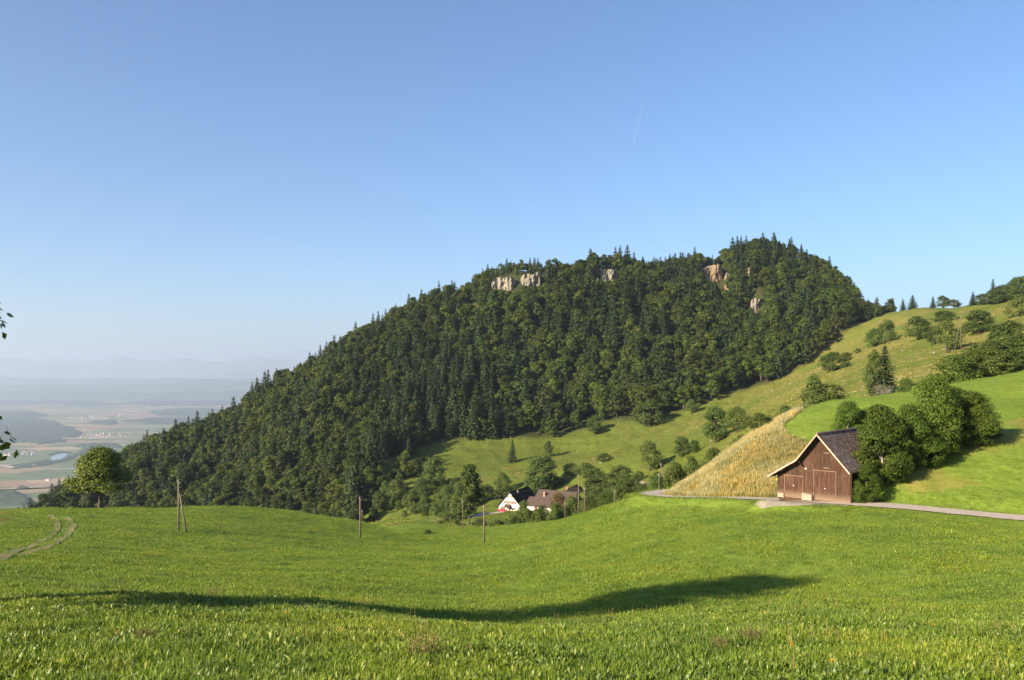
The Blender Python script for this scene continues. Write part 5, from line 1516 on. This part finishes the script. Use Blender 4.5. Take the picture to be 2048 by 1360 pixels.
flat_poly('pond', [(52,931.5),(64,930),(66,932),(55,933.5)], M_water, 4)
M_road = plain_mat('far_road', (.34, .32, .30), (.40, .38, .36), .01, .9)
flat_poly('road', [(-40,981),(0,979.6),(70,974),(130,969),(180,968),(180,969),(130,970.2),(70,975.6),(0,981.4),(-40,983)], M_road, 4)
flat_poly('road', [(-30,930),(10,931),(26,934),(28,937),(22,937),(8,933.2),(-30,932)], M_road, 4)
flat_poly('road', [(78,937),(110,937.5),(160,938.5),(200,938),(200,939.2),(160,939.6),(110,938.8),(78,938)], M_road, 5)
M_hw = [plain_mat('village_wall', (.60, .57, .52), (.72, .69, .64), .1, .9), plain_mat('village_wall_warm', (.45, .36, .28), (.55, .46, .38), .1, .9)]
M_hr = [plain_mat('village_roof', (.22, .10, .07), (.30, .15, .11), .1, .9), plain_mat('village_roof_grey', (.12, .10, .10), (.2, .17, .16), .1, .9)]
hm = []
for i in range(4):
    mb = MB(); mb.raw([(-6,-5,-1),(6,-5,-1),(6,5,-1),(-6,5,-1),(-6,-5,6),(6,-5,6),(6,5,6),(-6,5,6),(-6,0,10),(6,0,10)], [(0,1,5,4),(2,3,7,6)], []); mb.raw([(6,-5,-1),(6,5,-1),(6,5,6),(6,-5,6),(6,0,10)], [(0,1,2,3)], [(3,2,4)])
    mb.raw([(-6,-5,-1),(-6,5,-1),(-6,5,6),(-6,-5,6),(-6,0,10)], [(3,2,1,0)], [(2,3,4)]); nwall = 2+1+1
    r0 = mb.n; mb.raw([(-6.4,-5.6,5.6),(6.4,-5.6,5.6),(6.4,0,10.2),(-6.4,0,10.2),(-6.4,5.6,5.6),(6.4,5.6,5.6)], [(0,1,2,3),(3,2,5,4)])
    me = mb.mesh('village_house'); me.materials.append(M_hw[i % 2]); me.materials.append(M_hr[i // 2])
    for f in me.polygons:
        if min(f.vertices) >= r0: f.material_index = 1
    hm.append(me)
rg = np.random.default_rng(19)
for (x0, x1, y0, y1, n, lab, sc) in ((8,86,901.5,911.5,46,'tiny pale house in the village above the pond, left edge', 1.25), (148,246,866,876,44,'tiny house in the village right of the big wood on the plain', 1.3),
                                 (138,246,828,839,46,'tiny house in the far village above the small wood', 1.5), (288,370,809,817,34,'tiny house in the farthest village near the hill', 1.9),
                                 (35,80,931,934,8,'tiny house beside the small ponds', 1.2), (88,98,959.5,962,3,'white farm building alone in the fields', 1.5), (28,52,1006,1009,4,'farm building by the low tree line', .9), (20,70,811,817,14,'faint house in the leftmost far village', 1.6)):
    for k in range(n):
        px = rg.normal((x0+x1)/2, (x1-x0)/4.2); py = y0+(y1-y0)*np.clip(.5 + .5*(px-(x0+x1)/2)/(x1-x0)*rg.choice([-1, .4]) + rg.normal()*.2, 0, 1)
        x, y = on_plain(px, py)
        o = bpy.data.objects.new('village_house', hm[int(rg.integers(0, 4))]); link(o); s = sc*rg.uniform(.7, 1.4)
        o.location = (x, y, ZP); o.scale = (s, s, s*.9); o.rotation_euler = (0, 0, rg.uniform(0, 3.14)); tag(o, lab, 'house', lab.replace('tiny ', '').replace('house', 'houses'))
for px, py, sx, lab in ((15, 911, 5, 'long white hall at the edge of the left village'), (1, 917, 5, 'white industrial hall cut by the left edge'), (372, 783.5, 14, 'pale large building far out on the plain near the hill')):
    x, y = on_plain(px, py); o = bpy.data.objects.new('hall', hm[0]); link(o); o.location = (x, y, ZP); o.scale = (sx, sx*.5, 1.6 if sx < 10 else 5); tag(o, lab, 'hall')
# low hills and mountains at the back
def range_strip(name, Y0, depth, prof, mat, seed, rough_=.12, base=ZP-4):
    px = np.linspace(-500, 2600, 420); v = np.linspace(-1, 1, 25)
    PXX, VV_ = np.meshgrid(px, v)
    top = np.interp(PXX, [p[0] for p in prof], [p[1] for p in prof])
    Hh = (HZ-top)/F*Y0 - base
    Y = Y0 + VV_*depth; X = (PXX-1024)/F*Y0
    n = fbm(X/(depth*.55), Y/(depth*.55), seed, 5)
    Z = base + Hh*np.clip((1-np.abs(VV_)**1.5)*(1+rough_*n*2), 0, 3)
    idx = np.arange(X.size).reshape(X.shape)
    Q = np.stack([idx[:-1, :-1], idx[:-1, 1:], idx[1:, 1:], idx[1:, :-1]], -1).reshape(-1, 4)
    me = np_mesh(name, np.stack([X, Y, Z], -1).reshape(-1, 3), Q, smooth=True); me.materials.append(mat)
    o = link(bpy.data.objects.new(name, me)); o['kind'] = 'structure'
    return o
range_strip('low_hills', 27000, 2600, [(-500,770),(0,772),(80,769),(200,770),(320,768),(370,762),(400,759),(470,761),(560,757),(900,760),(2600,765)], M_hillf, 501, .06)
range_strip('low_hills', 22500, 900, [(-500,782),(0,781),(150,784),(300,786),(500,782),(2600,784)], M_hillf, 507, .1)
range_strip('low_hills', 32000, 2000, [(-500,757),(0,756),(250,758),(500,757),(900,755),(2600,757)], M_hillf, 509, .08)
M_mtn = plain_mat('far_mountains', (.10, .12, .14), (.22, .22, .22), .0004, 1, 0, 'Object', None, 0)
M_snow = plain_mat('snow_peaks', (.16, .17, .19), (.34, .34, .35), .0005, 1, 0, 'Object', None, 0)
range_strip('mountains', 38000, 3000, [(-500,722),(0,717),(60,719),(130,718),(200,716),(240,714),(270,719),(330,721),(420,722),(480,720),(560,724),(900,720),(2600,722)], M_mtn, 511, .10)
range_strip('snow_mountains', 44000, 2600, [(-500,716),(0,716),(60,714),(88,708),(110,714),(180,719),(290,717),(400,719),(450,716),(520,714),(560,718),(900,716),(2600,720)], M_snow, 517, .2)

# vapour trail high above
def trail(p0, p1, alt, w0, w1, alpha, label):
    P = []
    for px, py in (p0, p1):
        Y = alt/((HZ-py)/F); P.append(np.array(((px-1024)/F*Y, Y, alt)))
    mb = MB(); mb.tube([P[0]+(P[1]-P[0])*t for t in np.linspace(0, 1, 9)], np.linspace(w0, w1, 9), 8)
    m, t, b = newmat('vapour'); b.inputs['Base Color'].default_value = (.9, .92, .95, 1); b.inputs['Alpha'].default_value = alpha; b.inputs['Roughness'].default_value = 1
    o = mb.build('vapour_trail', m, None, True); tag(o, label, 'vapour trail', None, 'stuff')
trail((1268, 281), (1287, 205), 10000, 38, 18, .085, 'thin white vapour trail high in the sky')

# air: pale haze over everything
mb = MB(); mb.box(-66000, 66000, -66000, 78000, ZP-8, 1120)
hm_, t_, b_ = newmat('haze_air'); t_.nodes.remove(b_)
pv = nd(t_, 'ShaderNodeVolumePrincipled'); pv.inputs['Color'].default_value = (.67, .78, 1.0, 1); pv.inputs['Density'].default_value = 5.4e-5; pv.inputs['Anisotropy'].default_value = .2
t_.links.new(pv.outputs[0], t_.nodes['Material Output'].inputs['Volume'])
hz_ = mb.build('haze', hm_); hz_['kind'] = 'stuff'
